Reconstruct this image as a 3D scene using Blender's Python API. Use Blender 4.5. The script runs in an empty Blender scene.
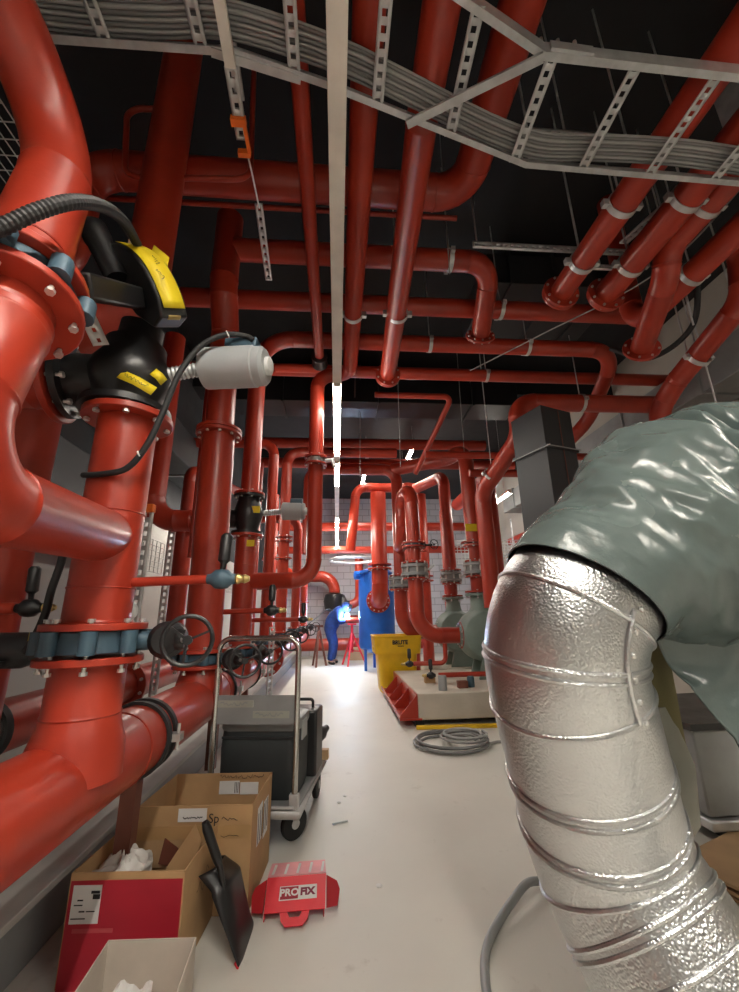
import bpy, math, random
from mathutils import Vector as V, Matrix, noise
PI = math.pi
SC = bpy.context.scene
COL = SC.collection
random.seed(7)
X, Y, Z = V((1, 0, 0)), V((0, 1, 0)), V((0, 0, 1))

# ------------------------------------------------------------------ materials
def mat(name, col, rough=.5, metal=0., col2=None, scale=6., bump=0., bscale=60., emit=0., coat=0., alpha=1., rvar=.12, mid=.5):
    m = bpy.data.materials.new(name); m.use_nodes = True
    nt = m.node_tree; N = nt.nodes; L = nt.links
    b = N['Principled BSDF']
    b.inputs['Base Color'].default_value = (*col, 1)
    b.inputs['Roughness'].default_value = rough
    b.inputs['Metallic'].default_value = metal
    b.inputs['Coat Weight'].default_value = coat
    b.inputs['Coat Roughness'].default_value = .15
    b.inputs['Alpha'].default_value = alpha
    if emit:
        b.inputs['Emission Color'].default_value = (*col, 1)
        b.inputs['Emission Strength'].default_value = emit
        return m
    tc = N.new('ShaderNodeTexCoord')
    n = N.new('ShaderNodeTexNoise'); n.inputs['Scale'].default_value = scale; n.inputs['Detail'].default_value = 6
    L.new(tc.outputs['Object'], n.inputs['Vector'])
    r = N.new('ShaderNodeValToRGB')
    c2 = col2 if col2 else tuple(c * .82 for c in col)
    r.color_ramp.elements[0].color = (*c2, 1); r.color_ramp.elements[1].color = (*col, 1)
    r.color_ramp.elements[0].position = mid - .2; r.color_ramp.elements[1].position = mid + .15
    L.new(n.outputs['Fac'], r.inputs['Fac']); L.new(r.outputs['Color'], b.inputs['Base Color'])
    mr = N.new('ShaderNodeMapRange')
    mr.inputs['To Min'].default_value = max(.02, rough - rvar); mr.inputs['To Max'].default_value = min(1, rough + rvar)
    L.new(n.outputs['Fac'], mr.inputs['Value']); L.new(mr.outputs['Result'], b.inputs['Roughness'])
    if bump:
        n2 = N.new('ShaderNodeTexNoise'); n2.inputs['Scale'].default_value = bscale; n2.inputs['Detail'].default_value = 4
        L.new(tc.outputs['Object'], n2.inputs['Vector'])
        bp = N.new('ShaderNodeBump'); bp.inputs['Strength'].default_value = bump; bp.inputs['Distance'].default_value = .02
        L.new(n2.outputs['Fac'], bp.inputs['Height']); L.new(bp.outputs['Normal'], b.inputs['Normal'])
    return m

RED = mat('red_paint', (.41, .038, .016), .37, 0, (.32, .028, .014), 5, .04, 25, coat=.1)
REDB = mat('bright_red', (.80, .024, .042), .45)
STEEL = mat('galvanised_steel', (.66, .67, .67), .42, .55, (.52, .53, .53), 18)
ZINC = mat('zinc_bolt', (.66, .66, .64), .35, .7)
CHROME = mat('polished_tube', (.62, .61, .58), .22, .95)
BLACK = mat('black_enamel', (.014, .014, .015), .38)
RUBBER = mat('black_rubber', (.016, .016, .017), .65)
BLUEG = mat('blue_grey_casting', (.055, .105, .145), .45, .1)
GREYP = mat('grey_plastic', (.42, .44, .45), .45)
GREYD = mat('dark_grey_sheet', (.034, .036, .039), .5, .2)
PUMPG = mat('pump_grey_green', (.21, .28, .25), .5)
YEL = mat('yellow_plastic', (.80, .50, .012), .42)
YLAB = mat('yellow_label', (.85, .64, .015), .55)
INK = mat('ink', (.02, .018, .016), .7)
WHITE = mat('white_label', (.78, .78, .76), .6)
CREAM = mat('cream_channel', (.86, .81, .73), .5)
BLUE = mat('blue_tank_paint', (.012, .13, .58), .35)
WORK = mat('work_blue_cloth', (.02, .07, .30), .85, 0, (.012, .04, .18), 12)
SKIN = mat('skin', (.55, .33, .24), .6)
ORANGE = mat('orange_cap', (.85, .16, .015), .5)
CARD = mat('cardboard', (.50, .31, .15), .85, 0, (.43, .26, .125), 9)
CARDD = mat('cardboard_inside', (.46, .29, .15), .88)
PRINT = mat('crimson_print', (.42, .012, .03), .6)
PAPER = mat('pale_paper', (.62, .55, .47), .8)
CLEAR = mat('milky_bag', (.66, .64, .60), .3)
CABLE = mat('grey_cable', (.20, .20, .20), .5)
CABLEB = mat('pale_cable', (.36, .36, .35), .5)
LAMP = mat('lamp_diffuser', (1., .94, .84), .5, emit=32.)
LAMPD = mat('bright_lamp_diffuser', (1., .94, .84), .5, emit=84.)  # stronger glow for the added unseen lamps and the farthest strip
ARC = mat('welding_arc', (.62, .80, 1.), .5, emit=420.)
TARP = mat('tarp_plastic', (.104, .135, .129), .25, 0, (.088, .115, .11), 7, .12, 26, rvar=.08)
OLIVE = mat('olive_insulation', (.21, .18, .075), .8)
FELT = mat('grey_insulation_wrap', (.38, .38, .33), .7)
BROWN = mat('rust_brown', (.16, .05, .03), .6)
WOOD = mat('pine_wood', (.50, .33, .18), .7)
CONC = mat('concrete_base', (.56, .51, .43), .85, 0, (.46, .42, .35), 3, .1, 40)
BRASS = mat('brass', (.62, .46, .18), .35, .8)
PINK = mat('pink_print', (.90, .40, .43), .6)
STEELP = mat('grey_painted_steel', (.30, .31, .31), .5, .2)

def foil_mat():
    m = bpy.data.materials.new('embossed_foil'); m.use_nodes = True
    nt = m.node_tree; N = nt.nodes; L = nt.links; b = N['Principled BSDF']
    b.inputs['Base Color'].default_value = (.57, .575, .58, 1); b.inputs['Metallic'].default_value = 1.; b.inputs['Roughness'].default_value = .32
    tc = N.new('ShaderNodeTexCoord')
    v = N.new('ShaderNodeTexVoronoi'); v.inputs['Scale'].default_value = 210.; v.feature = 'SMOOTH_F1'
    n = N.new('ShaderNodeTexNoise'); n.inputs['Scale'].default_value = 9.
    L.new(tc.outputs['Object'], v.inputs['Vector']); L.new(tc.outputs['Object'], n.inputs['Vector'])
    a = N.new('ShaderNodeMath'); a.operation = 'MULTIPLY_ADD'; a.inputs[1].default_value = 1.3
    L.new(n.outputs['Fac'], a.inputs[0]); L.new(v.outputs['Distance'], a.inputs[2])
    bp = N.new('ShaderNodeBump'); bp.inputs['Strength'].default_value = .30; bp.inputs['Distance'].default_value = .005
    L.new(a.outputs[0], bp.inputs['Height']); L.new(bp.outputs['Normal'], b.inputs['Normal'])
    return m
FOIL = foil_mat()

def floor_mat():
    m = mat('painted_concrete_floor', (.69, .67, .61), .5, 0, (.61, .59, .535), 1.3, .05, 30)
    nt = m.node_tree; N = nt.nodes; L = nt.links
    ramp = next(n for n in N if n.type == 'VALTORGB'); b = N['Principled BSDF']
    tc = next(n for n in N if n.type == 'TEX_COORD')
    n = N.new('ShaderNodeTexNoise'); n.inputs['Scale'].default_value = 4.2; n.inputs['Detail'].default_value = 9; n.inputs['Roughness'].default_value = .7
    L.new(tc.outputs['Object'], n.inputs['Vector'])
    r = N.new('ShaderNodeValToRGB'); r.color_ramp.elements[0].position = .60; r.color_ramp.elements[1].position = .74
    r.color_ramp.elements[0].color = (1, 1, 1, 1); r.color_ramp.elements[1].color = (.74, .71, .68, 1)
    L.new(n.outputs['Fac'], r.inputs['Fac'])
    mx = N.new('ShaderNodeMix'); mx.data_type = 'RGBA'; mx.blend_type = 'MULTIPLY'; mx.inputs[0].default_value = 1.
    L.new(ramp.outputs['Color'], mx.inputs[6]); L.new(r.outputs['Color'], mx.inputs[7]); L.new(mx.outputs[2], b.inputs['Base Color'])
    return m

def block_mat():
    m = mat('grey_block_wall', (.40, .40, .41), .85)
    nt = m.node_tree; N = nt.nodes; L = nt.links; b = N['Principled BSDF']
    tc = next(n for n in N if n.type == 'TEX_COORD')
    mp = N.new('ShaderNodeMapping'); mp.inputs['Rotation'].default_value = (PI / 2, 0, 0)
    L.new(tc.outputs['Object'], mp.inputs['Vector'])
    k = N.new('ShaderNodeTexBrick'); k.inputs['Scale'].default_value = 1.; k.inputs['Brick Width'].default_value = .42; k.inputs['Row Height'].default_value = .21
    k.inputs['Mortar Size'].default_value = .012
    k.inputs['Color1'].default_value = (.58, .57, .60, 1); k.inputs['Color2'].default_value = (.51, .50, .53, 1); k.inputs['Mortar'].default_value = (.34, .34, .35, 1)
    L.new(mp.outputs['Vector'], k.inputs['Vector']); L.new(k.outputs['Color'], b.inputs['Base Color'])
    return m

# ------------------------------------------------------------------ geometry
def basis(d, up=None):
    d = V(d).normalized()
    a = V(up) if up is not None else (Z if abs(d.z) < .9 else X)
    u = a.cross(d).normalized()
    return u, d.cross(u).normalized(), d

class G:
    def __init__(s): s.v = []; s.f = []
    def add(s, vs, fs):
        o = len(s.v); s.v += [V(p) for p in vs]; s.f += [tuple(i + o for i in f) for f in fs]; return s
    def box(s, c, size, rot=None):
        c = V(c); h = [x / 2 for x in size]; r = rot or Matrix.Identity(3)
        vs = [c + r @ V((sx * h[0], sy * h[1], sz * h[2])) for sx in (-1, 1) for sy in (-1, 1) for sz in (-1, 1)]
        return s.add(vs, [(0, 1, 3, 2), (4, 6, 7, 5), (0, 4, 5, 1), (2, 3, 7, 6), (0, 2, 6, 4), (1, 5, 7, 3)])
    def bar(s, a, b, w, h=None, up=None):
        a, b = V(a), V(b); u, v, d = basis(b - a, up)
        return s.box((a + b) / 2, (w, h or w, (b - a).length), Matrix((u, v, d)).transposed())
    def tube(s, path, r, n=20, cap=True):
        P = [V(p) for p in path]; R = r if isinstance(r, (list, tuple)) else [r] * len(P)
        T = []
        for i in range(len(P)):
            a = P[i] - P[i - 1] if i else P[1] - P[0]
            b = P[i + 1] - P[i] if i < len(P) - 1 else P[i] - P[i - 1]
            t = a.normalized() + b.normalized(); T.append(t.normalized() if t.length > 1e-6 else a.normalized())
        u = basis(T[0])[0]; vs = []; fs = []
        for i, p in enumerate(P):
            u = (u - T[i] * u.dot(T[i])).normalized(); w = T[i].cross(u)
            for k in range(n):
                q = 2 * PI * k / n; vs.append(p + (u * math.cos(q) + w * math.sin(q)) * R[i])
        for i in range(len(P) - 1):
            for k in range(n):
                k2 = (k + 1) % n; fs.append((i * n + k, i * n + k2, (i + 1) * n + k2, (i + 1) * n + k))
        if cap:
            fs.append(tuple(reversed(range(n)))); fs.append(tuple((len(P) - 1) * n + k for k in range(n)))
        return s.add(vs, fs)
    def lathe(s, o, d, prof, n=24, closed=False):
        o = V(o); u, w, d = basis(d); vs = []; fs = []
        for r, t in prof:
            for k in range(n):
                q = 2 * PI * k / n; vs.append(o + d * t + (u * math.cos(q) + w * math.sin(q)) * max(r, 1e-4))
        m = len(prof)
        for i in range(m if closed else m - 1):
            j = (i + 1) % m
            for k in range(n):
                k2 = (k + 1) % n; fs.append((i * n + k, i * n + k2, j * n + k2, j * n + k))
        if not closed:
            fs.append(tuple(reversed(range(n)))); fs.append(tuple((m - 1) * n + k for k in range(n)))
        return s.add(vs, fs)
    def ring(s, o, d, r0, r1, th, n=28):
        return s.lathe(o, d, [(r0, -th / 2), (r1, -th / 2), (r1, th / 2), (r0, th / 2)], n, True)
    def torus(s, o, d, R, r, n=28, m=8):
        return s.lathe(o, d, [(R + r * math.cos(2 * PI * i / m), r * math.sin(2 * PI * i / m)) for i in range(m)], n, True)
    def prism(s, pts, o, u, v, th):
        o, u, v = V(o), V(u), V(v); w = u.cross(v).normalized() * th / 2; n = len(pts)
        vs = [o + u * a + v * b - w for a, b in pts] + [o + u * a + v * b + w for a, b in pts]
        return s.add(vs, [tuple(reversed(range(n))), tuple(range(n, 2 * n))] + [(i, (i + 1) % n, n + (i + 1) % n, n + i) for i in range(n)])
    def ribbon(s, path, side, w):
        P = [V(p) for p in path]; sd = side if isinstance(side, list) else [V(side)] * len(P); vs = []
        for p, q in zip(P, sd): vs += [p - q * w / 2, p + q * w / 2]
        return s.add(vs, [(2 * i, 2 * i + 1, 2 * i + 3, 2 * i + 2) for i in range(len(P) - 1)])
    def grid(s, fn, nu, nv, wrap=False):
        vs = [fn(i / nu, j / nv) for i in range(nu + 1) for j in range(nv + (0 if wrap else 1))]; m = nv + (0 if wrap else 1)
        fs = [(i * m + j, i * m + (j + 1) % m, (i + 1) * m + (j + 1) % m, (i + 1) * m + j) for i in range(nu) for j in range(nv)]
        return s.add(vs, fs)

def fillet(pts, R):
    P = [V(p) for p in pts]; out = [(P[0], 0)]
    for i in range(1, len(P) - 1):
        a = (P[i - 1] - P[i]); b = (P[i + 1] - P[i]); la, lb = a.length, b.length; a.normalize(); b.normalize()
        th = PI - a.angle(b)
        if th < .03: out.append((P[i], 0)); continue
        lim = .97 if i in (1, len(P) - 2) else .49
        t = min(R * math.tan(th / 2), la * (.97 if i == 1 else .49), lb * (.97 if i == len(P) - 2 else .49))
        r = t / math.tan(th / 2); c = P[i] + (a + b).normalized() * (r / math.cos(th / 2))
        s0 = P[i] + a * t - c; ax = s0.cross(P[i] + b * t - c).normalized(); n = max(4, int(th / .13))
        for k in range(n + 1):
            out.append((c + Matrix.Rotation(th * k / n, 3, ax) @ s0, 1 if k in (0, n) else 0))
    out.append((P[-1], 0)); return out

def pipe_geo(pts, r, R=None, n=24, weld=True, g=None):
    fp = fillet(pts, R or r * 2.6); path = []; rad = []
    for i, (p, w) in enumerate(fp):
        if w and weld and r > .03 and 0 < i < len(fp) - 1:
            d = (fp[i + 1][0] - fp[i - 1][0]).normalized() * .004
            for k, q in ((-1.6, 1), (-.6, 1.035), (.6, 1.035), (1.6, 1)): path.append(p + d * k); rad.append(r * q)
        elif not path or (p - path[-1]).length > 1e-4: path.append(p); rad.append(r)
    return (g or G()).tube(path, rad, n)

# ------------------------------------------------------------------ objects
OFF = {}
def top(o):
    while o.parent: o = o.parent
    return o
def tag(o, label, cat, group=None, kind=None):
    if label: o['label'] = label
    if cat: o['category'] = cat
    if group: o['group'] = group
    if kind: o['kind'] = kind
    return o
def thing(name, label, cat, loc, group=None, rotz=0.):
    o = bpy.data.objects.new(name, None); COL.objects.link(o); o.empty_display_size = .05
    o.location = loc; o.rotation_euler = (0, 0, rotz); OFF[o] = V((0, 0, 0)) if rotz else V(loc)
    return tag(o, label, cat, group)
def off(parent): return OFF.get(top(parent), V((0, 0, 0))) if parent else V((0, 0, 0))
def part(name, g, m, parent=None, label=None, ang=40, smooth=True, bevel=0, solid=0, sub=0):
    o0 = off(parent); me = bpy.data.meshes.new(name)
    me.from_pydata([tuple(p - o0) for p in g.v], [], g.f); me.validate(); me.update()
    if m: me.materials.append(m)
    if smooth:
        me.shade_smooth(); me.set_sharp_from_angle(angle=math.radians(ang))
    o = bpy.data.objects.new(name, me); COL.objects.link(o)
    if parent: o.parent = parent
    if label: o['label'] = label
    if bevel:
        b = o.modifiers.new('bevel', 'BEVEL'); b.width = bevel; b.segments = 2; b.limit_method = 'ANGLE'
    if solid:
        q = o.modifiers.new('solid', 'SOLIDIFY'); q.thickness = solid; q.offset = 0
    if sub:
        q = o.modifiers.new('sub', 'SUBSURF'); q.levels = sub; q.render_levels = sub
    return o
def single(name, g, m, label, cat, group=None, **k):
    """a thing that is one mesh, its origin at the lowest point's height under its middle"""
    lo = V([min(p[i] for p in g.v) for i in range(3)]); hi = V([max(p[i] for p in g.v) for i in range(3)])
    c = V(((lo.x + hi.x) / 2, (lo.y + hi.y) / 2, lo.z)); g.v = [p - c for p in g.v]
    o = part(name, g, m, **k); o.location = c; OFF[o] = c
    return tag(o, label, cat, group)
def structure(name, g, m, **k):
    o = part(name, g, m, **k); o['kind'] = 'structure'; return o

BM = {}
def bolt_mesh(s, ln):
    key = (round(s, 4), round(ln, 4))
    if key not in BM:
        g = G().lathe((0, 0, 0), Z, [(s, -ln / 2 - s), (s, -ln / 2), (s * .55, -ln / 2), (s * .55, ln / 2), (s, ln / 2), (s, ln / 2 + s)], 6)
        me = bpy.data.meshes.new('bolt'); me.from_pydata([tuple(p) for p in g.v], [], g.f); me.materials.append(ZINC); BM[key] = me
    return BM[key]
def bolts(parent, pos, axis, R, nb, s, ln, ph=0.):
    u, w, d = basis(axis); pos = V(pos) - off(parent); q = Z.rotation_difference(d)
    for k in range(nb):
        a = 2 * PI * (k + .5) / nb + ph; o = bpy.data.objects.new('bolt', bolt_mesh(s, ln)); COL.objects.link(o)
        o.parent = parent; o.rotation_mode = 'QUATERNION'; o.rotation_quaternion = q; o.location = pos + (u * math.cos(a) + w * math.sin(a)) * R
def flange(parent, pos, axis, R, th=.022, nb=8, r=0., m=RED, bl=None, bs=None):
    o = part('flange', G().ring(pos, axis, max(r * .9, .004), R, th), m, parent, bevel=.003)
    if nb: bolts(o, pos, axis, R * .86, nb, bs or R * .07, bl or th * 1.3)
    return o
def pipe(label, pts, r, fl=(), R=None, group=None, name='red_pipe', cat='pipe', m=RED, n=24, branches=(), wl=()):
    """fl: (pos, axis, R, th, nbolts); branches: (pts, r); wl: weld rings (pos, axis)"""
    if not fl and not branches:
        o = single(name, pipe_geo(pts, r, R, n), m, label, cat, group)
    else:
        o = thing(name, label, cat, pts[0], group)
        part('pipe_body', pipe_geo(pts, r, R, n), m, o)
        for bp, br in branches: part('branch_pipe', pipe_geo(bp, br, None, n), m, o)
        for f in fl: flange(o, *f, r=r)
    for p, d in wl: part('weld_seam', G().torus(p, d, r, .004, 28, 6), m, o)
    return o
def hanger(label, pos, axis, r, rod=None, lug=True, side=None):
    o = thing('pipe_clamp', label, 'pipe clamp', pos)
    part('clamp_band', G().ring(pos, axis, r + .001, r + .007, .035), STEEL, o)
    u, w, d = basis(axis); sd = V(side) if side is not None else u
    for k in (-1, 1):
        g = G().box(V(pos) + sd * k * (r + .022), (.032, .032, .04), Matrix((sd, d, sd.cross(d))).transposed())
        part('clamp_lug', g, STEEL, o)
    if rod: part('threaded_rod', G().tube([V(pos) + Z * (r + .005), V(pos) + Z * rod], .006, 8), STEEL, o)
    return o
def perforated(p0, p1, w, side, pitch=.05, hole=.6, hw=.4):
    """flat strip with a row of square holes, one connected sheet"""
    p0, p1 = V(p0), V(p1); d = p1 - p0; ln = d.length; d.normalize(); s = V(side).normalized(); n = max(1, int(ln / pitch)); pt = ln / n
    ts = [0.]
    for i in range(n): ts += [(i + .5 - hole / 2) * pt, (i + .5 + hole / 2) * pt]
    ts.append(ln); xs = [-w / 2, -w * hw / 2, w * hw / 2, w / 2]
    g = G(); vs = [p0 + d * t + s * x for t in ts for x in xs]; fs = []
    for i in range(len(ts) - 1):
        for j in range(3):
            if j == 1 and i % 2 == 1: continue
            fs.append((i * 4 + j, i * 4 + j + 1, i * 4 + j + 5, i * 4 + j + 4))
    return g.add(vs, fs)
def channel(p0, p1, w, h, side, th=.003):
    """U channel, open upward side"""
    p0, p1 = V(p0), V(p1); s = V(side).normalized(); d = (p1 - p0).normalized(); up = s.cross(d)
    prof = [(-w / 2, h), (-w / 2, 0), (w / 2, 0), (w / 2, h)]
    vs = [p + s * a + up * b for p in (p0, p1) for a, b in prof]
    return G().add(vs, [(i, i + 1, i + 5, i + 4) for i in range(3)])
def handwheel(parent, c, axis, R, m=BLACK):
    g = G().torus(c, axis, R, R * .1, 28, 8); u, w, d = basis(axis)
    o = part('hand_wheel', g, m, parent)
    for k in range(3):
        a = 2 * PI * k / 3 + .4; e = u * math.cos(a) + w * math.sin(a)
        part('spoke', G().bar(V(c), V(c) + e * R, R * .13, R * .1), m, o)
    part('hub', G().lathe(V(c) - d * R * .15, d, [(R * .2, 0), (R * .2, R * .3)], 12), m, o); return o
def butterfly(label, c, r, neck, h=.07, wheel=.085, wax=(0, -1, 0), gear=True, axis=Z):
    c = V(c); neck = V(neck).normalized(); ax = V(axis)
    o = thing('butterfly_valve', label, 'valve', c)
    part('valve_body', G().ring(c, axis, r * .5, r * 1.22, h), BLUEG, o, bevel=.004)
    u, w, d = basis(axis)
    for k in range(8):
        a = 2 * PI * (k + .5) / 8; part('lug', G().lathe(c + (u * math.cos(a) + w * math.sin(a)) * r * 1.38 - d * h / 2, d, [(.024, 0), (.024, h)], 12), BLUEG, o)
    part('neck', G().tube([c + neck * r * 1.2, c + neck * (r * 1.2 + .10)], [.032, .026], 14), BLUEG, o)
    e = c + neck * (r * 1.2 + .10)
    if gear:
        part('gearbox', G().lathe(e - V(wax) * .04, wax, [(.055, 0), (.06, .01), (.06, .07), (.045, .085)], 18), BLACK, o)
        part('index_cap', G().lathe(e + neck * .03 + V(wax) * .035, neck, [(.03, 0), (.034, .01), (.03, .03)], 14), BLACK, o)
        q = e + neck.cross(V(wax)) * .0 + neck * .05
        part('wheel_shaft', G().tube([e + neck * .02, e + neck * .075 + V(wax) * .10], .009, 10), STEEL, o)
        handwheel(o, e + neck * .075 + V(wax) * .10, V(wax), wheel)
    return o
def ball_valve(label, c, axis, hd, s=1., m=BLUEG):
    c = V(c); a = V(axis).normalized(); hd = V(hd).normalized()
    o = thing('ball_valve', label, 'valve', c)
    part('valve_body', G().lathe(c - a * .045 * s, a, [(.016 * s, 0), (.018 * s, .012 * s), (.03 * s, .025 * s), (.033 * s, .045 * s), (.03 * s, .065 * s), (.018 * s, .078 * s), (.016 * s, .09 * s)], 16), m, o)
    part('hose_fitting', G().lathe(c + a * .045 * s, a, [(.014 * s, 0), (.018 * s, .006 * s), (.012 * s, .02 * s), (.015 * s, .03 * s), (.008 * s, .045 * s)], 12), BRASS, o)
    u = basis(hd)[0]
    part('lever', G().tube([c + hd * .025 * s, c + hd * .05 * s, c + hd * .06 * s, c + hd * .14 * s, c + hd * .15 * s], [.008 * s, .01 * s, .02 * s, .02 * s, .012 * s], 12), BLACK, o)
    return o
def text(body, size, o, u, v, m, parent, name='lettering', bold=0., th=.0006):
    c = bpy.data.curves.new('t', 'FONT'); c.body = body; c.size = size; c.extrude = th; c.offset = bold; c.align_x = 'CENTER'; c.align_y = 'CENTER'; c.resolution_u = 3
    ob = bpy.data.objects.new('t', c); COL.objects.link(ob); bpy.context.view_layer.update()
    me = bpy.data.meshes.new_from_object(ob); bpy.data.objects.remove(ob)
    u, v = V(u).normalized(), V(v).normalized(); w = u.cross(v)
    M = Matrix((u, v, w)).transposed().to_4x4(); M.translation = V(o) - off(parent)
    me.transform(M); me.materials.clear(); me.materials.append(m); me.name = name
    b = bpy.data.objects.new(name, me); COL.objects.link(b); b.parent = parent; return b
def scribble(o, u, v, w, h, n, parent, m=INK, t=.0022, seed=1, name='handwriting'):
    rnd = random.Random(seed); o, u, v = V(o), V(u).normalized(), V(v).normalized(); nn = u.cross(v); path = []
    for i in range(n):
        path.append(o + u * (w * i / (n - 1) + rnd.uniform(-.3, .3) * w / n) + v * h * rnd.uniform(-.5, .5) + nn * .0008)
    sides = []
    for i in range(n):
        d = (path[min(i + 1, n - 1)] - path[max(i - 1, 0)]).normalized(); sides.append(d.cross(nn).normalized())
    return part(name, G().ribbon(path, sides, t), m, parent, smooth=False)
# ------------------------------------------------------------------ the room
fm = floor_mat(); bm_ = block_mat()
wallc = mat('bare_concrete_wall', (.50, .47, .41), .85, 0, (.43, .40, .35), 1.5, .1, 20)
wallg = mat('grey_wall', (.42, .41, .385), .85, 0, (.37, .36, .34), 1.2, .08, 25)
ceilm = mat('black_ceiling_paint', (.013, .0135, .016), .75)
structure('floor', G().box((1.15, 4.7, -.05), (6.9, 17.8, .1)), fm)
structure('ceiling', G().box((1.15, 4.7, 5.05), (6.9, 17.8, .1)), ceilm)
structure('wall_left', G().box((-2.25, 4.7, 1.15), (.1, 17.8, 2.3)), wallg)
structure('wall_left_upper', G().box((-2.25, 4.7, 3.65), (.1, 17.8, 2.7)), ceilm)
structure('wall_right', G().box((4.55, 4.7, 2.5), (.1, 17.8, 5)), wallc)
structure('wall_back', G().box((1.15, 13.55, 2.5), (6.9, .1, 5)), bm_)
structure('wall_front', G().box((1.15, -4.15, 2.5), (6.9, .1, 5)), wallg)
structure('trim_left', G().box((-1.66, 4.7, .1), (1.1, 17.8, .2)), STEELP, bevel=.01)
structure('trim_ledge', G().box((-1.66, 4.7, .215), (1.14, 17.8, .03)), mat('ledge_grey', (.50, .49, .46), .6), bevel=.005)
for i, y in enumerate((5.9, 9.4)):
    structure('beam_%d' % (i + 1), G().box((1.15, y, 4.78), (6.7, .4, .44)), ceilm)

# ------------------------------------------------------------------ lights
trunk = thing('light_trunking', 'long cream lighting track running down the middle of the ceiling', 'light track', (-.01, 4.6, 3.118))
part('rail_channel', G().box((-.01, 4.6, 3.14), (.074, 17., .044)), CREAM, trunk, bevel=.004)
for k in range(7): part('suspension_rod', G().tube([(-.01, -2.6 + k * 2.5, 3.16), (-.01, -2.6 + k * 2.5, 5.0)], .004, 6), STEEL, trunk)
LAMPS = [((-.01, 3.15), (-.01, 4.75), 3.10, 'bright strip lamp nearest in the middle track'),
         ((-.01, 5.05), (-.01, 6.0), 3.10, 'short strip lamp just beyond the nearest one in the middle track'),
         ((-.01, 8.2), (-.01, 12.3), 3.10, 'farthest strip lamp in the middle track, above the welder'),
         ((-.01, -2.9), (-.01, -1.3), 3.10, 'added unseen strip lamp in the middle track behind the viewer'),  # lamp added out of view to brighten the foreground
         ((-.01, -.9), (-.01, .6), 3.10, 'added unseen strip lamp in the middle track right above the viewer')]  # lamp added overhead, out of view, to light floor and pipe fronts
def lamp(a, b, z, label, housing=False, skirt=0):
    o = thing('strip_lamp', label, 'lamp', (a[0], (a[1] + b[1]) / 2, z), 'strip lamps of the plant room')
    part('diffuser', G().bar((*a, z), (*b, z), .058, .03), LAMPD if skirt or a[1] == 8.2 else LAMP, o)
    for e, s in ((a, -1), (b, 1)): part('end_cap', G().box((e[0], e[1] + s * .008, z + .002), (.062, .016, .032)), CREAM, o)
    if skirt:  # skirts and top plate added to send the unseen lamps' light downward
        for s in (-1, 1): part('light_skirt', G().bar((a[0] + s * .045, a[1], z - skirt / 2 + .02), (b[0] + s * .045, b[1], z - skirt / 2 + .02), .003, skirt, X) if 0 else G().box((a[0] + s * .05, (a[1] + b[1]) / 2, z - skirt / 2 + .03), (.003, b[1] - a[1], skirt)), CREAM, o)
        part('top_plate', G().box((a[0], (a[1] + b[1]) / 2, z + .035), (.103, b[1] - a[1], .004)), CREAM, o)
    if housing:
        part('housing', G().bar((a[0], a[1], z + .04), (b[0], b[1], z + .04), .066, .05), CREAM, o)
        for t in (.12, .88): part('suspension_wire', G().tube([(a[0], a[1] + (b[1] - a[1]) * t, z + .06), (a[0], a[1] + (b[1] - a[1]) * t, 5.)], .003, 6), STEEL, o)
for a, b, z, l in LAMPS: lamp(a, b, z, l, False, .07 if a[1] < 1 else 0)
lamp((2.3, -2.2), (2.3, .3), 3.0, 'added unseen strip lamp over the right aisle above the viewer', False, .07)  # added out-of-view downlight for the right foreground
lamp((.62, 8.1), (.62, 10.6), 4.35, 'thin strip lamp right of the middle track, high above the blue tank', True)
lamp((1.55, 7.6), (1.55, 9.4), 4.5, 'thin strip lamp high over the pumps, third from the left wall', True)
lamp((3.15, 7.0), (3.15, 9.2), 3.3, 'strip lamp behind the pump risers near the right wall', True)
lamp((3.3, -.6), (3.3, .9), 3.95, 'added unseen strip lamp above the right edge pipes', True)  # lamp added out of view to keep the right wall bright
lamp((-1.75, 5.2), (-1.75, 6.6), 2.6, 'added hidden strip lamp behind the far left risers', True)  # hidden lamp added to brighten the left wall

# ------------------------------------------------------------------ left header and risers
HX, HZ, HR = -.835, .715, .134
hd = thing('header_pipe', 'fat red header pipe running low along the left side with riser stubs', 'pipe', (HX, -.6, HZ - HR))
part('pipe_body', G().tube([(HX, -.6, HZ), (HX, 11.3, HZ)], HR, 40), RED, hd)
def stub(x, y, r, z, R):
    part('riser_stub', G().lathe((x, y, HZ), Z, [(r * 1.25, .02), (r * 1.22, HR * .82), (r * 1.06, HR + .035), (r, HR + .06), (r * 1.03, HR + .066), (r, HR + .074), (r, z - HZ)], 36), RED, hd)
    flange(hd, (x, y, z - .011), Z, R, .022, 8, r, bl=.05)
stub(-.80, 1.5, .108, 1.085, .155); stub(-.82, 2.75, .108, .93, .165); stub(-.79, 3.62, .085, .885, .135)
stub(-.80, 4.9, .07, .90, .115); stub(-.80, 6.2, .08, .90, .13); stub(-.80, 8.3, .08, .90, .13); stub(-.80, 10.3, .08, .9, .13)
for y in (.98, 1.83, 3.05, 4.35): part('weld_seam', G().torus((HX, y, HZ), Y, HR, .004, 36, 6), RED, hd)
for y in (5.3, 5.36): flange(hd, (HX, y, HZ), Y, .2, .03, 10, HR, bl=.04)
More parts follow.
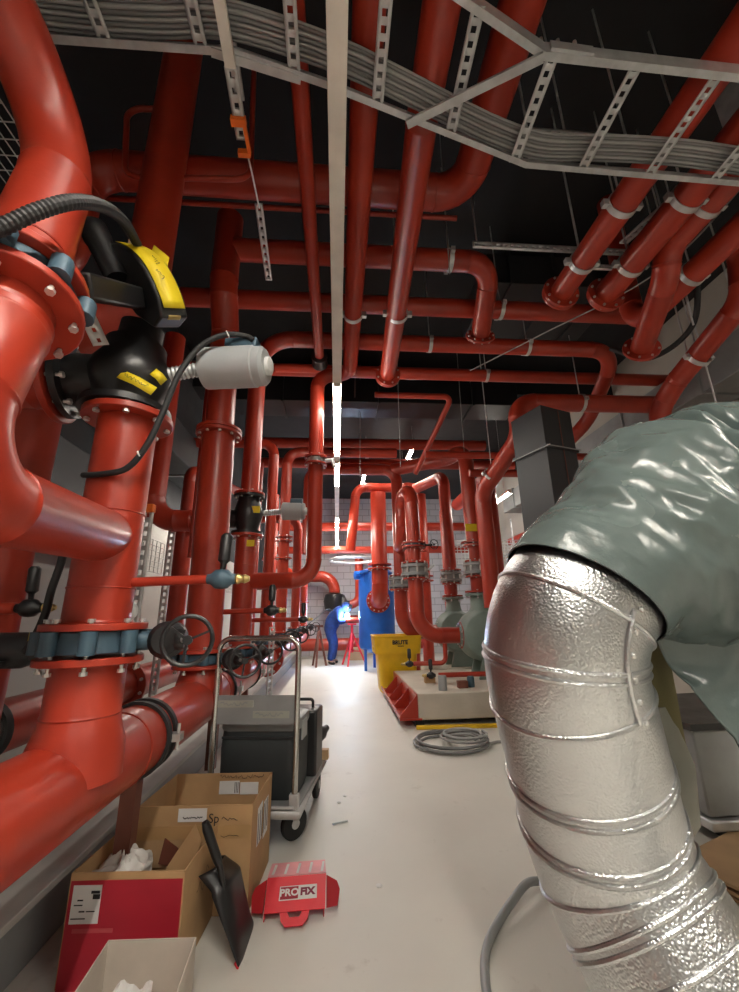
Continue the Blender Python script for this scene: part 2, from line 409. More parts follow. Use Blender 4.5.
for i, (y, w) in enumerate(((2.02, 'nearest pair of black rubber lined clamps on the fat header'), (3.2, 'black clamp on the fat header behind the trolley handle'), (4.15, 'third black clamp along the fat header'))):
    o = thing('pipe_support', 'black ' + w if not w.startswith(('near', 'black')) else w, 'pipe support', (HX, y, HZ - HR))
    for d in (-.035, .035)[:2 if i == 0 else 1]: part('rubber_band', G().ring((HX, y + d, HZ), Y, HR + .001, HR + .014, .028, 40), RUBBER, o)
    part('clamp_lug', G().box((HX + HR + .02, y, HZ + .0), (.05, .05, .03)), ZINC, o)
    part('support_post', G().box((HX, y, .115 + (HZ - HR) / 2), (.06, .06, HZ - HR - .23)), BROWN, o)
    part('clamp_bolt', G().tube([(HX + HR + .03, y, HZ - .05), (HX + HR + .03, y, HZ + .05)], .007, 8), ZINC, o)

h2 = pipe('red header pipe low against the left wall behind the fat header', [(-1.52, -.6, .74), (-1.52, 5.5, .74)], .115, name='header_pipe', n=32,
          fl=[((-1.52, 3.3, .74), Y, .17, .03, 10)], branches=[([(-1.5, 2.0, .74), (-1.5, 2.0, 1.05)], .095), ([(-1.5, 4.1, .74), (-1.5, 4.1, 1.1)], .085)])
part('bare_sleeve', G().ring((-1.52, 1.95, .74), Y, .1, .117, .22, 36), CHROME, h2, 'bare shiny metal sleeve')
for y, l in ((2.08, 'black clamp on the wall side header near the left edge'), (2.9, 'black clamp on the wall side header seen past the first riser')):
    o = thing('pipe_support', l, 'pipe support', (-1.52, y, .63)); part('rubber_band', G().ring((-1.52, y, .74), Y, .117, .130, .04, 36), RUBBER, o)
    part('support_post', G().box((-1.52, y, .425), (.06, .06, .39)), BLACK, o)

# riser 1 with the tee to the big elbow
r1 = pipe('thick red riser with a side branch under the black globe valve', [(-.80, 1.5, 1.165), (-.80, 1.5, 1.94)], .100, n=36,
          fl=[((-.80, 1.5, 1.176), Z, .155, .022, 8), ((-.80, 1.5, 1.93), Z, .155, .024, 8)])
FC = V((-.757, .850, 1.905)); FN = V((-.18, .27, .945)).normalized()
part('branch_elbow', pipe_geo([(-.80, 1.5, 1.475), V((-.705, .70, 1.43)), FC - FN * .08, FC], .088, .33, 36), RED, r1)
flange(r1, FC - FN * .012, FN, .145, .024, 8, .09, bl=.05)
for z in (1.30, 1.56): part('weld_seam', G().torus((-.80, 1.5, z), Z, .1, .0035, 36, 6), RED, r1)
part('weld_seam', G().torus((-.80, 1.5, 1.19), Z, .1, .008, 36, 6), RED, r1)

butterfly('blue grey butterfly valve with black handwheel under the thick riser', (-.80, 1.5, 1.13), .108, (1, .12, 0), .068, .075, (.2, -1, 0))
# upper left assembly
bv = butterfly('blue grey butterfly valve with black yellow labelled actuator, high on the left', FC + FN * .034, .100, V((-.72, 1.30, 2.36)) - FC - FN * .034, .06, gear=False, axis=FN)
L0 = pipe('thick red pipe curving overhead at the upper left corner', [FC + FN * .065, FC + FN * .96, (-1.0, -.6, 3.02)], .090, R=.30, n=36,
          fl=[(FC + FN * .08, FN, .145, .024, 8)], wl=[(FC + FN * .2, FN)])

# actuator of the upper butterfly valve
a0 = V((-.80, 1.32, 2.26)); A = V((.60, .03, -.80)).normalized(); B = V((.46, -.80, .38)); B = (B - A * B.dot(A)).normalized(); Nn = A.cross(B)
ctr = V((-.715, 1.32, 2.395))
outl = [(-.15, -.05), (-.185, .03)] + [(-.185 + .37 * t, .03 + .07 * math.sin(PI * t) ** .8) for t in (.12, .25, .4, .5, .6, .75, .88)] + [(.185, .02), (.16, -.05), (.05, -.09), (-.06, -.09)]
part('actuator_housing', G().prism(outl, ctr, A, B, .105), BLACK, bv, bevel=.008)
part('neck_block', G().bar((-.735, 1.0, 2.10), ctr - B * .06, .085, .07), BLACK, bv, bevel=.008)
c0 = V((-.915, 1.27, 2.60)); c1 = V((-.80, 1.29, 2.38))
part('motor_cylinder', G().lathe(c0, c1 - c0, [(.042, -.01), (.048, 0), (.048, .05), (.044, .06), (.040, .24)], 24), BLACK, bv)
part('housing_cap', G().lathe(ctr - A * .155 + B * .05 - Nn * .02, B, [(.018, 0), (.018, .02), (.012, .024)], 16), WHITE, bv)
part('vent_block', G().box(ctr - A * .15 - B * .0 + Nn * .045, (.03, .06, .07), Matrix((B, Nn, A)).transposed()), GREYP, bv, bevel=.004)
def rim(t): return ctr + A * (-.185 + .37 * t) + B * (.034 + .07 * math.sin(PI * t) ** .8)
lab = part('yellow_label', G().ribbon([rim(.06 + .9 * k / 14) for k in range(15)], Nn, .082), YLAB, bv, 'yellow label strip with handwriting', solid=.002)
part('yellow_tag', G().add([(-.722, 1.30, 2.467), (-.645, 1.30, 2.432), (-.648, 1.315, 2.528), (-.712, 1.315, 2.585)], [(0, 1, 2, 3)]), YLAB, bv, 'yellow label flap with handwriting', solid=.002)
for k in range(3): scribble(rim(.22 + .2 * k) + B * .003 + Nn * (-.012 if k % 2 else .01), A, -Nn, .05, .02, 12, bv, INK, .003, 10 + k)
scribble((-.69, 1.304, 2.47), (.02, .015, .1), (-1, 0, .2), .075, .022, 12, bv, INK, .003, 21)
part('copper_tab', G().box(rim(.97) - B * .03, (.02, .05, .02), Matrix((B, Nn, A)).transposed()), BRASS, bv, bevel=.004)
g = perforated((-.845, 1.16, 2.215), (-.80, 1.26, 2.09), .05, (.6, .5, .5), .03, .4, .25)
single('strut_bracket', g, STEEL, 'silver perforated strut bracket between the upper flange and the black globe valve', 'bracket', solid=.004)

# black globe valve on riser 1
def globe(label, c, r, h, side=None, sr=None, fr=1.45, act=None, nb=8):
    c = V(c); o = thing('globe_valve', label, 'valve', c - Z * h / 2)
    part('valve_body', G().lathe(c - Z * h / 2, Z, [(r * .98, .0), (r * .98, .02), (r * 1.0, .05), (r * 1.28, h * .35), (r * 1.38, h * .5), (r * 1.28, h * .66), (r * 1.02, h - .05), (r, h)], 36), BLACK, o)
    part('flange', G().ring(c - Z * (h / 2 - .012), Z, r * .8, r * fr, .024), BLACK, o)
    if side is not None:
        s = V(side).normalized(); L = sr[1]
        part('side_port', G().lathe(c, s, [(sr[0], 0), (sr[0], L * .6), (sr[0] * 1.02, L)], 32), BLACK, o)
        f = part('side_flange', G().ring(c + s * L, s, sr[0] * .6, sr[0] * 1.5, .024), BLACK, o); bolts(f, c + s * L, s, sr[0] * 1.3, nb, .012, .05)
    else:
        f = part('flange', G().ring(c + Z * (h / 2 - .012), Z, r * .8, r * fr, .02), BLACK, o); bolts(f, c + Z * (h / 2 - .012), Z, r * fr * .86, nb, .009, .03)
    if act:
        a0, a1, ar = V(act[0]), V(act[1]), act[2]; d = (a1 - a0).normalized(); ln = (a1 - a0).length
        k = int((a0 - c).length / .014)
        prof = [(ar * (.36 if i % 2 else .30), (a0 - c).length * (.45 + .55 * i / k)) for i in range(k + 1)]
        part('finned_neck', G().lathe(c, a0 - c, prof, 18), STEEL, o, ang=20)
        ac = part('actuator', G().lathe(a0, d, [(ar * .7, 0), (ar, .012), (ar, ln * .82), (ar * .94, ln * .84), (ar * .94, ln * .95), (ar * .8, ln)], 32), GREYP, o, 'light grey cylindrical actuator')
        up = (Z - d * Z.dot(d)).normalized()
        part('terminal_box', G().box(a0 + d * ln * .62 + up * ar * .95, (ln * .5, ar * 1.1, ar * .75), Matrix((d, up.cross(d), up)).transposed()), BLUEG if ar > .05 else GREYP, ac, bevel=.006)
        part('end_knob', G().lathe(a1 - d * .005, d, [(ar * .45, 0), (ar * .45, .02), (ar * .3, .026)], 16), WHITE, ac)
    return o
gv = globe('big black globe valve with side port and light grey actuator, on the thick riser', (-.815, 1.5, 2.10), .112, .30, (-1, -.12, -.08), (.098, .215), 1.42, ((-.545, 1.50, 2.165), (-.285, 1.46, 2.16), .082))
part('bonnet', G().lathe((-.815, 1.5, 2.2), (.15, -.1, 1), [(.10, 0), (.098, .04), (.08, .09), (.08, .14)], 28), BLACK, gv)
for p, q, w, l in (((-.725, 1.372, 2.02), (.85, .12, -.40), .038, .13), ((-.668, 1.405, 2.065), (.62, .5, -.5), .034, .05)):
    d = V(q).normalized(); n = V((.2, -1, .1)); n = (n - d * n.dot(d)).normalized()
    part('yellow_label', G().ribbon([V(p) - d * l / 2 + n * .0, V(p) + n * .008, V(p) + d * l / 2 - n * .004], d.cross(n), w), YLAB, gv, 'small yellow label', solid=.002)
    if l > .1: scribble(V(p) + n * .012 - d * .045, d, d.cross(n), .09, .016, 22, gv, INK, .002, 31)
f1 = pipe('red elbow pipe bolted to the side port of the big black globe valve', [(-1.045, 1.472, 2.08), (-1.34, 1.44, 2.05), (-1.38, 1.76, 2.3), (-.97, 1.775, 2.75), (-.97, 1.775, 5.0)], .105, n=32, R=.22,
          fl=[((-1.062, 1.47, 2.079), (-1, -.12, -.08), .165, .024, 0)])
cab = fillet([(-1.45, .95, 2.52), (-1.12, 1.1, 2.66), (-.92, 1.16, 2.72), (-.80, 1.22, 2.66), (-.765, 1.30, 2.545)], .3)
n = 150; P = [c[0] for c in cab]
def resample(P, n):
    L = [0.]
    for i in range(1, len(P)): L.append(L[-1] + (P[i] - P[i - 1]).length)
    out = []; j = 0
    for k in range(n):
        t = L[-1] * k / (n - 1)
        while j < len(P) - 2 and L[j + 1] < t: j += 1
        out.append(P[j].lerp(P[j + 1], (t - L[j]) / max(1e-6, L[j + 1] - L[j])))
    return out
def smooth(pts, n=60):
    P = [V(p) for p in pts]; P = [P[0] * 2 - P[1]] + P + [P[-1] * 2 - P[-2]]; out = []; m = len(P) - 3
    for k in range(n):
        t = m * k / (n - 1); i = min(int(t), m - 1); u = t - i; a, b, c, d = P[i:i + 4]
        out.append(.5 * ((2 * b) + (c - a) * u + (2 * a - 5 * b + 4 * c - d) * u * u + (3 * b - a - 3 * c + d) * u ** 3))
    return out
q = resample(smooth([(-.74, .68, 1.90), (-.689, .70, 1.955), (-.636, .72, 2.033), (-.598, .76, 2.112), (-.615, .88, 2.243), (-.669, 1.05, 2.39), (-.744, 1.26, 2.53)], 80), 170)
single('corrugated_conduit', G().tube(q, [.0165 if i % 2 else .0145 for i in range(170)], 12), RUBBER, 'black corrugated conduit arching over the yellow labelled actuator', 'conduit', ang=15)
def cable(label, pts, r, m=RUBBER, n=60, group=None, cat='cable', name='cable'):
    return single(name, G().tube(smooth(pts, n), r, 10), m, label, cat, group)
o = cable('black cable looping from the grey actuator down across the thick riser', [(-.335, 1.42, 2.25), (-.37, 1.42, 2.268), (-.44, 1.40, 2.255), (-.52, 1.385, 2.19), (-.58, 1.37, 2.06), (-.62, 1.37, 1.90), (-.66, 1.37, 1.77), (-.72, 1.385, 1.695), (-.80, 1.39, 1.675), (-.88, 1.42, 1.68)], .0105)
for p in ((-.43, 1.40, 2.258), (-.68, 1.374, 1.742)): part('cable_tie', G().torus(V(p), (1, 0, .5), .011, .003, 14, 6), WHITE, o, 'white cable tie')
cable('black cable hanging in front of the wall below the big elbow', [(-.99, 1.6, 1.62), (-.98, 1.55, 1.49), (-.98, 1.55, 1.40), (-.995, 1.55, 1.30), (-1.0, 1.55, 1.22), (-1.02, 1.55, 1.14), (-1.06, 1.58, 1.10)], .013)
o = thing('motor_actuator', 'black motor actuator with a yellow tag at the left edge behind the flange', 'actuator', (-1.48, 1.62, .855))
part('motor_body', G().lathe((-1.55, 1.62, 1.10), X, [(.055, 0), (.065, .02), (.065, .2), (.055, .22), (.055, .34), (.06, .36), (.06, .46), (.045, .5)], 24), BLACK, o)
part('yellow_tag', G().box((-1.03, 1.56, 1.135), (.03, .004, .05)), YLAB, o); part('side_rib', G().bar((-1.5, 1.55, 1.06), (-1.1, 1.55, 1.06), .02), BLACK, o)
part('mounting_leg', G().bar((-1.48, 1.62, .855), (-1.48, 1.62, 1.05), .03), BLACK, o)

# riser 2, riser 3, the U shaped riser
r2 = pipe('tall red riser right of the thick riser, flanged at mid height', [(-.82, 2.75, .995), (-.84, 2.75, 2.45)], .110, n=32, fl=[((-.82, 2.75, 1.006), Z, .165, .022, 8), ((-.84, 2.75, 2.44), Z, .155, .022, 10)])
r2b = pipe('red pipe above the tall riser turning into the nearest thin cross pipe', [(-.84, 2.75, 2.455), (-.845, 2.72, 3.2), (-.85, 2.57, 3.55), (-.85, 2.57, 4.2)], .098, n=32, R=.3,
           fl=[((-.84, 2.75, 2.466), Z, .155, .022, 0)], branches=[([(-.85, 2.57, 3.9), (1.22, 2.57, 3.9), (1.29, 3.12, 3.62)], .082)])
flange(r2b, (1.289, 3.11, 3.625), (.1, .88, -.45), .13, .022, 10, .082)
butterfly('blue grey butterfly valve with handwheel under the tall riser', (-.82, 2.75, .962), .108, (.9, -.45, 0), .06, .085, (.35, -1, 0))
r3 = pipe('bright red riser below the smaller black globe valve, branching to the right', [(-.79, 3.62, .955), (-.79, 3.62, 1.885)], .088, n=32,
          fl=[((-.79, 3.62, .966), Z, .135, .022, 8), ((-.79, 3.62, 1.876), Z, .14, .022, 8)],
          branches=[([(-.79, 3.62, 1.49), (-.205, 3.62, 1.49), (-.205, 3.62, 2.555)], .068)], wl=[((-.79, 3.62, 1.62), Z), ((-.79, 3.62, 1.74), Z)])
flange(r3, (-.205, 3.62, 2.545), Z, .105, .02, 8, .068)
part('yellow_label', G().box((-.75, 3.537, 1.80), (.09, .004, .055)), YLAB, r3, 'yellow label')
butterfly('blue grey butterfly valve with handwheel under the bright riser', (-.79, 3.62, .922), .09, (.9, -.45, 0), .06, .09, (.3, -1, .2))
g3 = globe('smaller black globe valve with light grey actuator, on the bright riser', (-.79, 3.62, 2.065), .092, .355, None, None, 1.45, ((-.50, 3.62, 2.10), (-.29, 3.62, 2.10), .08))
part('side_port', G().lathe((-.79, 3.62, 2.03), (-1, 0, 0), [(.08, 0), (.08, .18), (.12, .18), (.12, .2)], 28), BLACK, g3)
part('yellow_label', G().box((-.715, 3.515, 2.09), (.09, .006, .06)), YLAB, g3, 'yellow label')
r3b = pipe('red pipe rising from the smaller black globe valve and crossing under the ceiling', [(-.79, 3.62, 2.243), (-.79, 3.62, 3.9), (3.0, 3.62, 3.9), (3.15, 4.5, 3.5), (2.8, 4.75, 3.15), (2.8, 4.75, 2.2)], .08, n=28, R=.34,
           fl=[((-.79, 3.62, 2.254), Z, .135, .022, 8)])
u2 = pipe('red pipe arching from the U shaped riser into the overhead run beside the light track', [(-.205, 3.62, 2.60), (-.205, 3.62, 3.5), (.115, 3.62, 3.5), (.115, -1.2, 3.5)], .068, R=.16, n=28, fl=[((-.205, 3.62, 2.615), Z, .105, .02, 8)])
o = thing('wafer_valve', 'small silver wafer valve between two flanges on the U shaped riser', 'valve', (-.205, 3.62, 2.556))
part('valve_body', G().ring((-.205, 3.62, 2.58), Z, .04, .08, .044), STEEL, o); part('valve_stem', G().tube([(-.125, 3.6, 2.58), (-.03, 3.58, 2.58)], .016, 10), STEEL, o); part('lever', G().bar((-.05, 3.58, 2.58), (-.03, 3.54, 2.50), .03, .02), STEEL, o)

# more risers along the header
r5 = pipe('red riser with two bolted joints behind the light grey actuator', [(-.80, 6.2, .97), (-.80, 6.2, 3.72), (.95, 6.2, 3.72)], .08, n=24, fl=[((-.80, 6.2, .98), Z, .13, .02, 6), ((-.80, 6.2, 2.02), Z, .13, .02, 6), ((-.80, 6.2, 2.28), Z, .13, .02, 6), ((-.80, 6.2, 2.34), Z, .13, .02, 6)])
r4 = pipe('thin dark red riser between the bright riser and the U shaped riser', [(-.80, 4.9, .97), (-.80, 4.9, 3.3), (-1.95, 4.9, 3.3)], .062, fl=[((-.8, 4.9, .98), Z, .115, .02, 6), ((-.8, 4.9, 1.5), Z, .115, .02, 6)])
r6 = pipe('red riser near the far end of the left header', [(-.80, 8.3, .97), (-.80, 8.3, 3.1), (-1.8, 8.3, 3.1)], .085, fl=[((-.8, 8.3, .98), Z, .13, .02, 6), ((-.8, 8.3, 1.85), Z, .13, .02, 6)])
r7 = pipe('farthest red riser on the left header beside the block wall', [(-.80, 10.3, .97), (-.80, 10.3, 2.0), (-1.8, 10.3, 2.6)], .09, fl=[((-.8, 10.3, .98), Z, .13, .02, 6), ((-.8, 10.3, 1.5), Z, .13, .02, 6)])
for x, y, l in ((-.8, 4.9, 'blue grey butterfly valve with handwheel fourth along the header'), (-.8, 6.2, 'blue grey butterfly valve with handwheel fifth along the header'),
                (-.8, 8.3, 'blue grey butterfly valve with handwheel sixth along the header'), (-.8, 10.3, 'blue grey butterfly valve with handwheel farthest along the header')):
    butterfly(l, (x, y, .935), .085, (.9, -.3, 0), .06, .10, (.5, -1, .1))
# second row against the left wall
s1 = pipe('dark red riser at the left edge against the wall', [(-1.5, 2.0, 1.05), (-1.5, 2.0, 2.6), (-2.15, 2.0, 2.6)], .095, fl=[((-1.5, 2.0, 1.06), Z, .14, .02, 8)])
s2 = pipe('dark red riser behind the tall riser with a joint at shoulder height', [(-1.5, 4.1, 1.1), (-1.5, 4.1, 2.02)], .085, fl=[((-1.5, 4.1, 1.11), Z, .135, .02, 8), ((-1.5, 4.1, 2.01), Z, .135, .02, 8)])
s2b = pipe('narrow dark red pipe above the shoulder height joint near the left wall', [(-1.5, 4.1, 2.025), (-1.5, 4.1, 2.65), (-1.5, 6.5, 3.1)], .06, fl=[((-1.5, 4.1, 2.03), Z, .12, .02, 0)])
pipe('red U bend behind the tall riser', [(-1.45, 3.25, 3.6), (-1.45, 3.25, 1.93), (-.95, 3.25, 1.93), (-.95, 3.25, 1.3)], .085, R=.19)
pipe('thin dark red riser behind the big elbow', [(-1.35, 2.45, 1.0), (-1.35, 2.45, 4.0)], .04)
pipe('dark red pipe behind the thick riser, beside the wall', [(-1.6, 3.0, 1.0), (-1.6, 3.0, 4.2)], .075)
pipe('thin red pipe standing just left of the tall riser', [(-1.02, 2.95, 1.6), (-1.02, 2.95, 3.7)], .018, R=.08)
for y, l in ((7.2, 'purple lit red pipe behind the far risers, nearest of its row'), (9.3, 'dark red pipe behind the far risers, farthest of its row')):
    pipe(l, [(-1.45, y, .9), (-1.45, y, 3.9)], .1)
# thin branch pipes with ball valves
for a, b, r, l in (((-.70, 1.5, 1.32), (-.44, 1.47, 1.325), .016, 'thin red branch pipe from the thick riser to a ball valve'),
                   ((-.71, 2.75, 1.23), (-.46, 2.72, 1.235), .016, 'thin red branch pipe from the tall riser to a ball valve'),
                   ((-.70, 3.62, 1.17), (-.32, 3.6, 1.17), .018, 'thin red branch pipe low on the bright riser'),
                   ((-2.0, 1.75, 1.245), (-1.22, 1.72, 1.245), .022, 'thin red pipe along the wall at the left edge')):
    pipe(l, [a, b], r)
ball_valve('blue ball valve with black lever on the thick riser branch', (-.395, 1.466, 1.325), X, (.05, 0, 1), 1.05)
ball_valve('ball valve with black lever on the tall riser branch', (-.41, 2.715, 1.235), X, (0, 0, 1), 1.05, BLACK)
ball_valve('ball valve on the bright riser branch', (-.28, 3.6, 1.17), X, (0, 0, 1), .9, BLACK)
ball_valve('ball valve with upright black lever on the wall pipe at the left edge', (-1.17, 1.72, 1.245), X, (0, -.1, 1), 1.05, BLACK)
ball_valve('ball valve with dark lever behind the big elbow', (-1.35, 2.40, 1.90), Y, (1, -.2, -.1), 1.4, BLACK)
o = thing('pressure_gauge', 'round silver pressure gauge behind the thick riser', 'gauge', (-1.0, 2.05, 1.19))
part('gauge_case', G().lathe((-.93, 1.95, 1.235), (.55, -1, -.1), [(.04, 0), (.05, .005), (.05, .04), (.042, .044)], 24), STEEL, o); part('dial', G().lathe((-.906, 1.907, 1.231), (.55, -1, -.1), [(.04, 0), (.04, .002)], 24), WHITE, o)
part('stem', G().tube([(-1.1, 2.0, 1.235), (-.93, 1.96, 1.235)], .012, 10), BRASS, o)
o = thing('drain_valve', 'white and brass drain valve on the wall at the left edge', 'valve', (-1.55, 1.75, 1.15))
part('valve_body', G().lathe((-1.6, 1.7, 1.19), X, [(.012, 0), (.02, .05), (.034, .1), (.034, .14), (.02, .16), (.02, .2)], 18), STEEL, o); part('outlet', G().tube([(-1.47, 1.7, 1.19), (-1.47, 1.7, 1.13)], .015, 10), BRASS, o)
for x, y, z0, z1, l in ((-1.1, 2.3, .72, 1.05, 'perforated steel strut standing behind the thick riser stub'), (-1.0, 2.2, 1.0, 1.75, 'perforated steel strut with orange cap behind the thick riser'), (-1.3, 3.3, .24, 2.0, 'perforated steel strut standing left of the tall riser'), (-.62, 4.2, .1, 1.1, 'perforated steel strut behind the trolley handle')):
    o = thing('strut_post', l, 'strut', (x, y, z0)); part('strut_channel', perforated((x, y, z0), (x, y, z1), .055, X, .05, .55, .35), STEEL, o, solid=.012)
    if 'orange' in l: part('end_cap', G().box((x, y, z1 + .01), (.06, .04, .045)), ORANGE, o, 'orange plastic cap', bevel=.005)
def mesh_tray(label, o, u, v, w, nu, nv, t=.007):
    o, u, v = V(o), V(u), V(v); g = G()
    def fn(a, b):
        k = w * .35
        return o + u * a + v * b
    g.grid(fn, nu, nv); ob = single('wire_mesh_tray', g, STEEL, label, 'wire tray', smooth=False)
    m = ob.modifiers.new('wire', 'WIREFRAME'); m.thickness = t; m.use_boundary = True; return ob
mesh_tray('wire mesh cable tray on the wall behind the tall riser', (-1.75, 3.1, 1.62), (.0, 2.4, .0), (0, 0, .30), .1, 26, 6)
mesh_tray('wire mesh cable tray high at the left edge', (-1.66, .6, 3.3), (0, 1.15, 0), (.24, 0, 0), .1, 16, 5)
mesh_tray('wire mesh cable tray on the wall beyond the bright riser', (-1.7, 6.0, 1.55), (0, 2.5, 0), (0, 0, .3), .1, 26, 6)
o = thing('wall_panel', 'dark grey equipment panel on the left wall behind the thick riser', 'panel', (-2.13, 3.2, 1.75)); part('panel_face', G().box((-2.15, 3.2, 2.15), (.1, 2.6, .8)), GREYD, o, bevel=.01)
part('panel_rim', G().box((-2.12, 3.2, 1.73), (.14, 2.24, .04)), STEEL, o)
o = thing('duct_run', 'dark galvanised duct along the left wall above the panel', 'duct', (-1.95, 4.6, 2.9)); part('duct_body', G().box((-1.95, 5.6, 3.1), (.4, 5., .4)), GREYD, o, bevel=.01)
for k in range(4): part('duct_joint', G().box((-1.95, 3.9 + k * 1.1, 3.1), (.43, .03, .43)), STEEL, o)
# ------------------------------------------------------------------ overhead pipes
pipe('thin red pipe running overhead left of the light track to a black joint', [(-.182, -1.2, 3.5), (-.175, 3.3, 3.5)], .042)
o = thing('pipe_joint', 'black rubber joint at the end of the thin overhead pipe left of the track', 'joint', (-.175, 3.35, 3.4))
part('joint_body', G().lathe((-.175, 3.30, 3.5), Y, [(.05, 0), (.075, .01), (.075, .03), (.055, .05), (.06, .1), (.075, .12), (.075, .14), (.05, .15)], 20), BLACK, o)
part('outlet_elbow', pipe_geo([(-.175, 3.45, 3.5), (-.175, 3.52, 3.5), (-.30, 3.52, 3.5), (-.6, 3.52, 3.5)], .042), RED, o)
p3 = pipe('red overhead pipe right of the light track ending in a bolted flange', [(.385, -1.2, 3.5), (.40, 1.4, 3.5), (.495, 3.62, 3.5)], .078, n=28, R=.12, fl=[((.495, 3.58, 3.5), Y, .125, .02, 8), ((.495, 3.61, 3.5), Y, .125, .02, 0)])
p4 = pipe('thick red overhead pipe with a rounded elbow turning into the nearest dark cross pipe', [(.82, -1.2, 3.85), (.82, 2.0, 3.85), (-1.55, 2.0, 3.87), (-1.55, 2.0, 3.1), (-2.1, 2.0, 3.1)], .105, n=32, R=.2)
pipe('red cross pipe second from the viewer under the black ceiling', [(-2.0, 3.09, 3.9), (2.9, 3.09, 3.9)], .08, n=28)
pipe('red cross pipe fourth from the viewer, reaching the right wall', [(-1.9, 4.17, 3.9), (4.3, 4.17, 3.9)], .07, n=28)
pipe('red cross pipe beyond the lit lamp, nearer of the far pair', [(-1.8, 6.6, 4.05), (2.6, 6.6, 4.05)], .09)
pipe('red cross pipe beyond the lit lamp, farther of the far pair', [(-1.8, 7.7, 4.1), (3.6, 7.7, 4.1)], .10)
pipe('red cross pipe farthest back above the welder', [(-1.8, 10.5, 3.4), (4.2, 10.5, 3.4)], .11)
pipe('lower red cross pipe farthest back behind the blue tank', [(-1.8, 11.2, 2.9), (4.2, 11.2, 2.9)], .10)
pipe('very thin red pipe crossing behind the nearest dark cross pipe', [(-1.9, 2.25, 3.95), (.85, 2.25, 3.95)], .018)
pipe('very thin red pipe loop hanging on the nearest dark cross pipe', [(-.55, 1.82, 4.6), (-.507, 1.80, 3.60), (-1.19, 1.80, 3.56), (-1.26, 1.81, 4.12), (-.9, 1.81, 4.13)], .016, R=.09)
pipe('slim red pipe slanting down behind the far cross pipes', [(.5, 5.0, 4.09), (1.577, 5.0, 4.085), (1.19, 5.9, 3.27)], .04, R=.08)
r1p = pipe('red overhead pipe on the right ending in a blind flange, left of the pair', [(1.65, -1.2, 3.48), (1.65, 2.40, 3.48)], .082, n=28, fl=[((1.65, 2.40, 3.48), Y, .135, .024, 8), ((1.65, 2.43, 3.48), Y, .13, .02, 0)])
r2p = pipe('red overhead pipe on the right ending in a blind flange, right of the pair', [(2.0, -1.2, 3.48), (2.0, 2.40, 3.48)], .088, n=28, fl=[((2.0, 2.40, 3.48), Y, .14, .024, 8), ((2.0, 2.43, 3.48), Y, .13, .02, 0)])
r2q = pipe('red overhead pipe with a drooping elbow and open flange near the right wall', [(2.19, -1.2, 3.52), (2.19, 2.02, 3.52), (2.22, 2.12, 3.36), (2.42, 2.66, 3.21)], .083, n=28, R=.2, fl=[((2.42, 2.66, 3.21), (.33, .9, -.25), .135, .024, 8)])
pipe('red overhead pipe lit brightly by the lamp at the right edge', [(2.52, -1.2, 3.5), (2.52, 2.78, 3.5), (2.52, 2.78, 4.9)], .085, n=28)
pipe('red pipe stepping down at the right edge and dropping behind the tarpaulin', [(2.95, -.6, 3.85), (2.95, 2.16, 3.85), (2.97, 2.28, 3.38), (2.95, 2.95, 3.12), (2.93, 3.2, 2.95), (2.93, 3.22, 1.6)], .085, n=28, R=.22)
pipe('red pipe dropping in an S bend beside the dark column', [(3.6, 4.0, 3.47), (1.985, 4.0, 3.46), (1.985, 4.0, 3.05), (1.77, 4.72, 2.62), (1.77, 4.72, 1.25)], .098, R=.24, n=28)
pipe('red elbow pipe behind the dark column', [(3.0, 4.9, 3.1), (2.55, 4.9, 3.1), (2.55, 4.9, 1.8)], .11, R=.25)
pipe('dark red cross pipe high on the right wall', [(4.35, 2.4, 2.9), (4.35, 10.0, 2.9)], .09)
for i, (y, z, r, x0, x1) in enumerate(((5.2, 3.3, .05, 1.2, 3.8), (5.8, 3.25, .06, 2.0, 4.2))):
    pipe(('slim' if i == 0 else 'medium') + ' red cross pipe between the dark column and the far risers', [(x0, y, z), (x1, y, z)], r)
for l, p, a, r, rod in (
    ('silver clamp on the overhead run just right of the light track', (.115, 2.75, 3.5), Y, .068, .36),
    ('silver clamp on the overhead run near the viewer, right of the light track', (.115, 1.2, 3.5), Y, .068, .36),
    ('silver clamp on the flanged overhead pipe right of the track', (.468, 2.72, 3.5), Y, .078, 1.5),
    ('silver clamp on the left of the blind flanged pair, nearer the flange', (1.65, 2.13, 3.48), Y, .082, 1.5),
    ('silver clamp on the left of the blind flanged pair, nearer the viewer', (1.65, 1.72, 3.48), Y, .082, .3),
    ('silver clamp on the right of the blind flanged pair, nearer the flange', (2.0, 2.13, 3.48), Y, .088, 1.5),
    ('silver clamp on the right of the blind flanged pair, nearer the viewer', (2.0, 1.66, 3.48), Y, .088, .3),
    ('silver clamp on the overhead pipe with the drooping elbow', (2.19, 1.72, 3.52), Y, .083, .3),
    ('silver clamp on the brightly lit overhead pipe at the right edge', (2.52, 2.2, 3.5), Y, .085, 1.4),
    ('silver clamp on the stepped pipe above the tarpaulin', (2.96, 2.72, 3.19), (0, .95, -.3), .086, 1.7),
    ('silver clamp on the elbow of the nearest thin cross pipe', (.88, 2.57, 3.9), X, .082, 1.0),
    ('silver clamp on the second cross pipe', (1.5, 3.09, 3.9), X, .08, 1.0),
    ('silver clamp on the third cross pipe, right of the track', (.95, 3.62, 3.9), X, .08, 1.0),
    ('silver clamp on the third cross pipe near its right elbow', (2.0, 3.62, 3.9), X, .08, 1.0),
    ('silver clamp on the fourth cross pipe', (1.75, 4.17, 3.9), X, .07, 1.0),
    ('silver clamp on the S bend run by the dark column', (2.75, 4.0, 3.465), X, .098, 1.5),
    ('silver clamp below the S bend of the pipe by the dark column', (1.83, 4.5, 2.77), (-.2, .7, -.4), .099, 2.1)):
    hanger(l, p, a, r, rod)
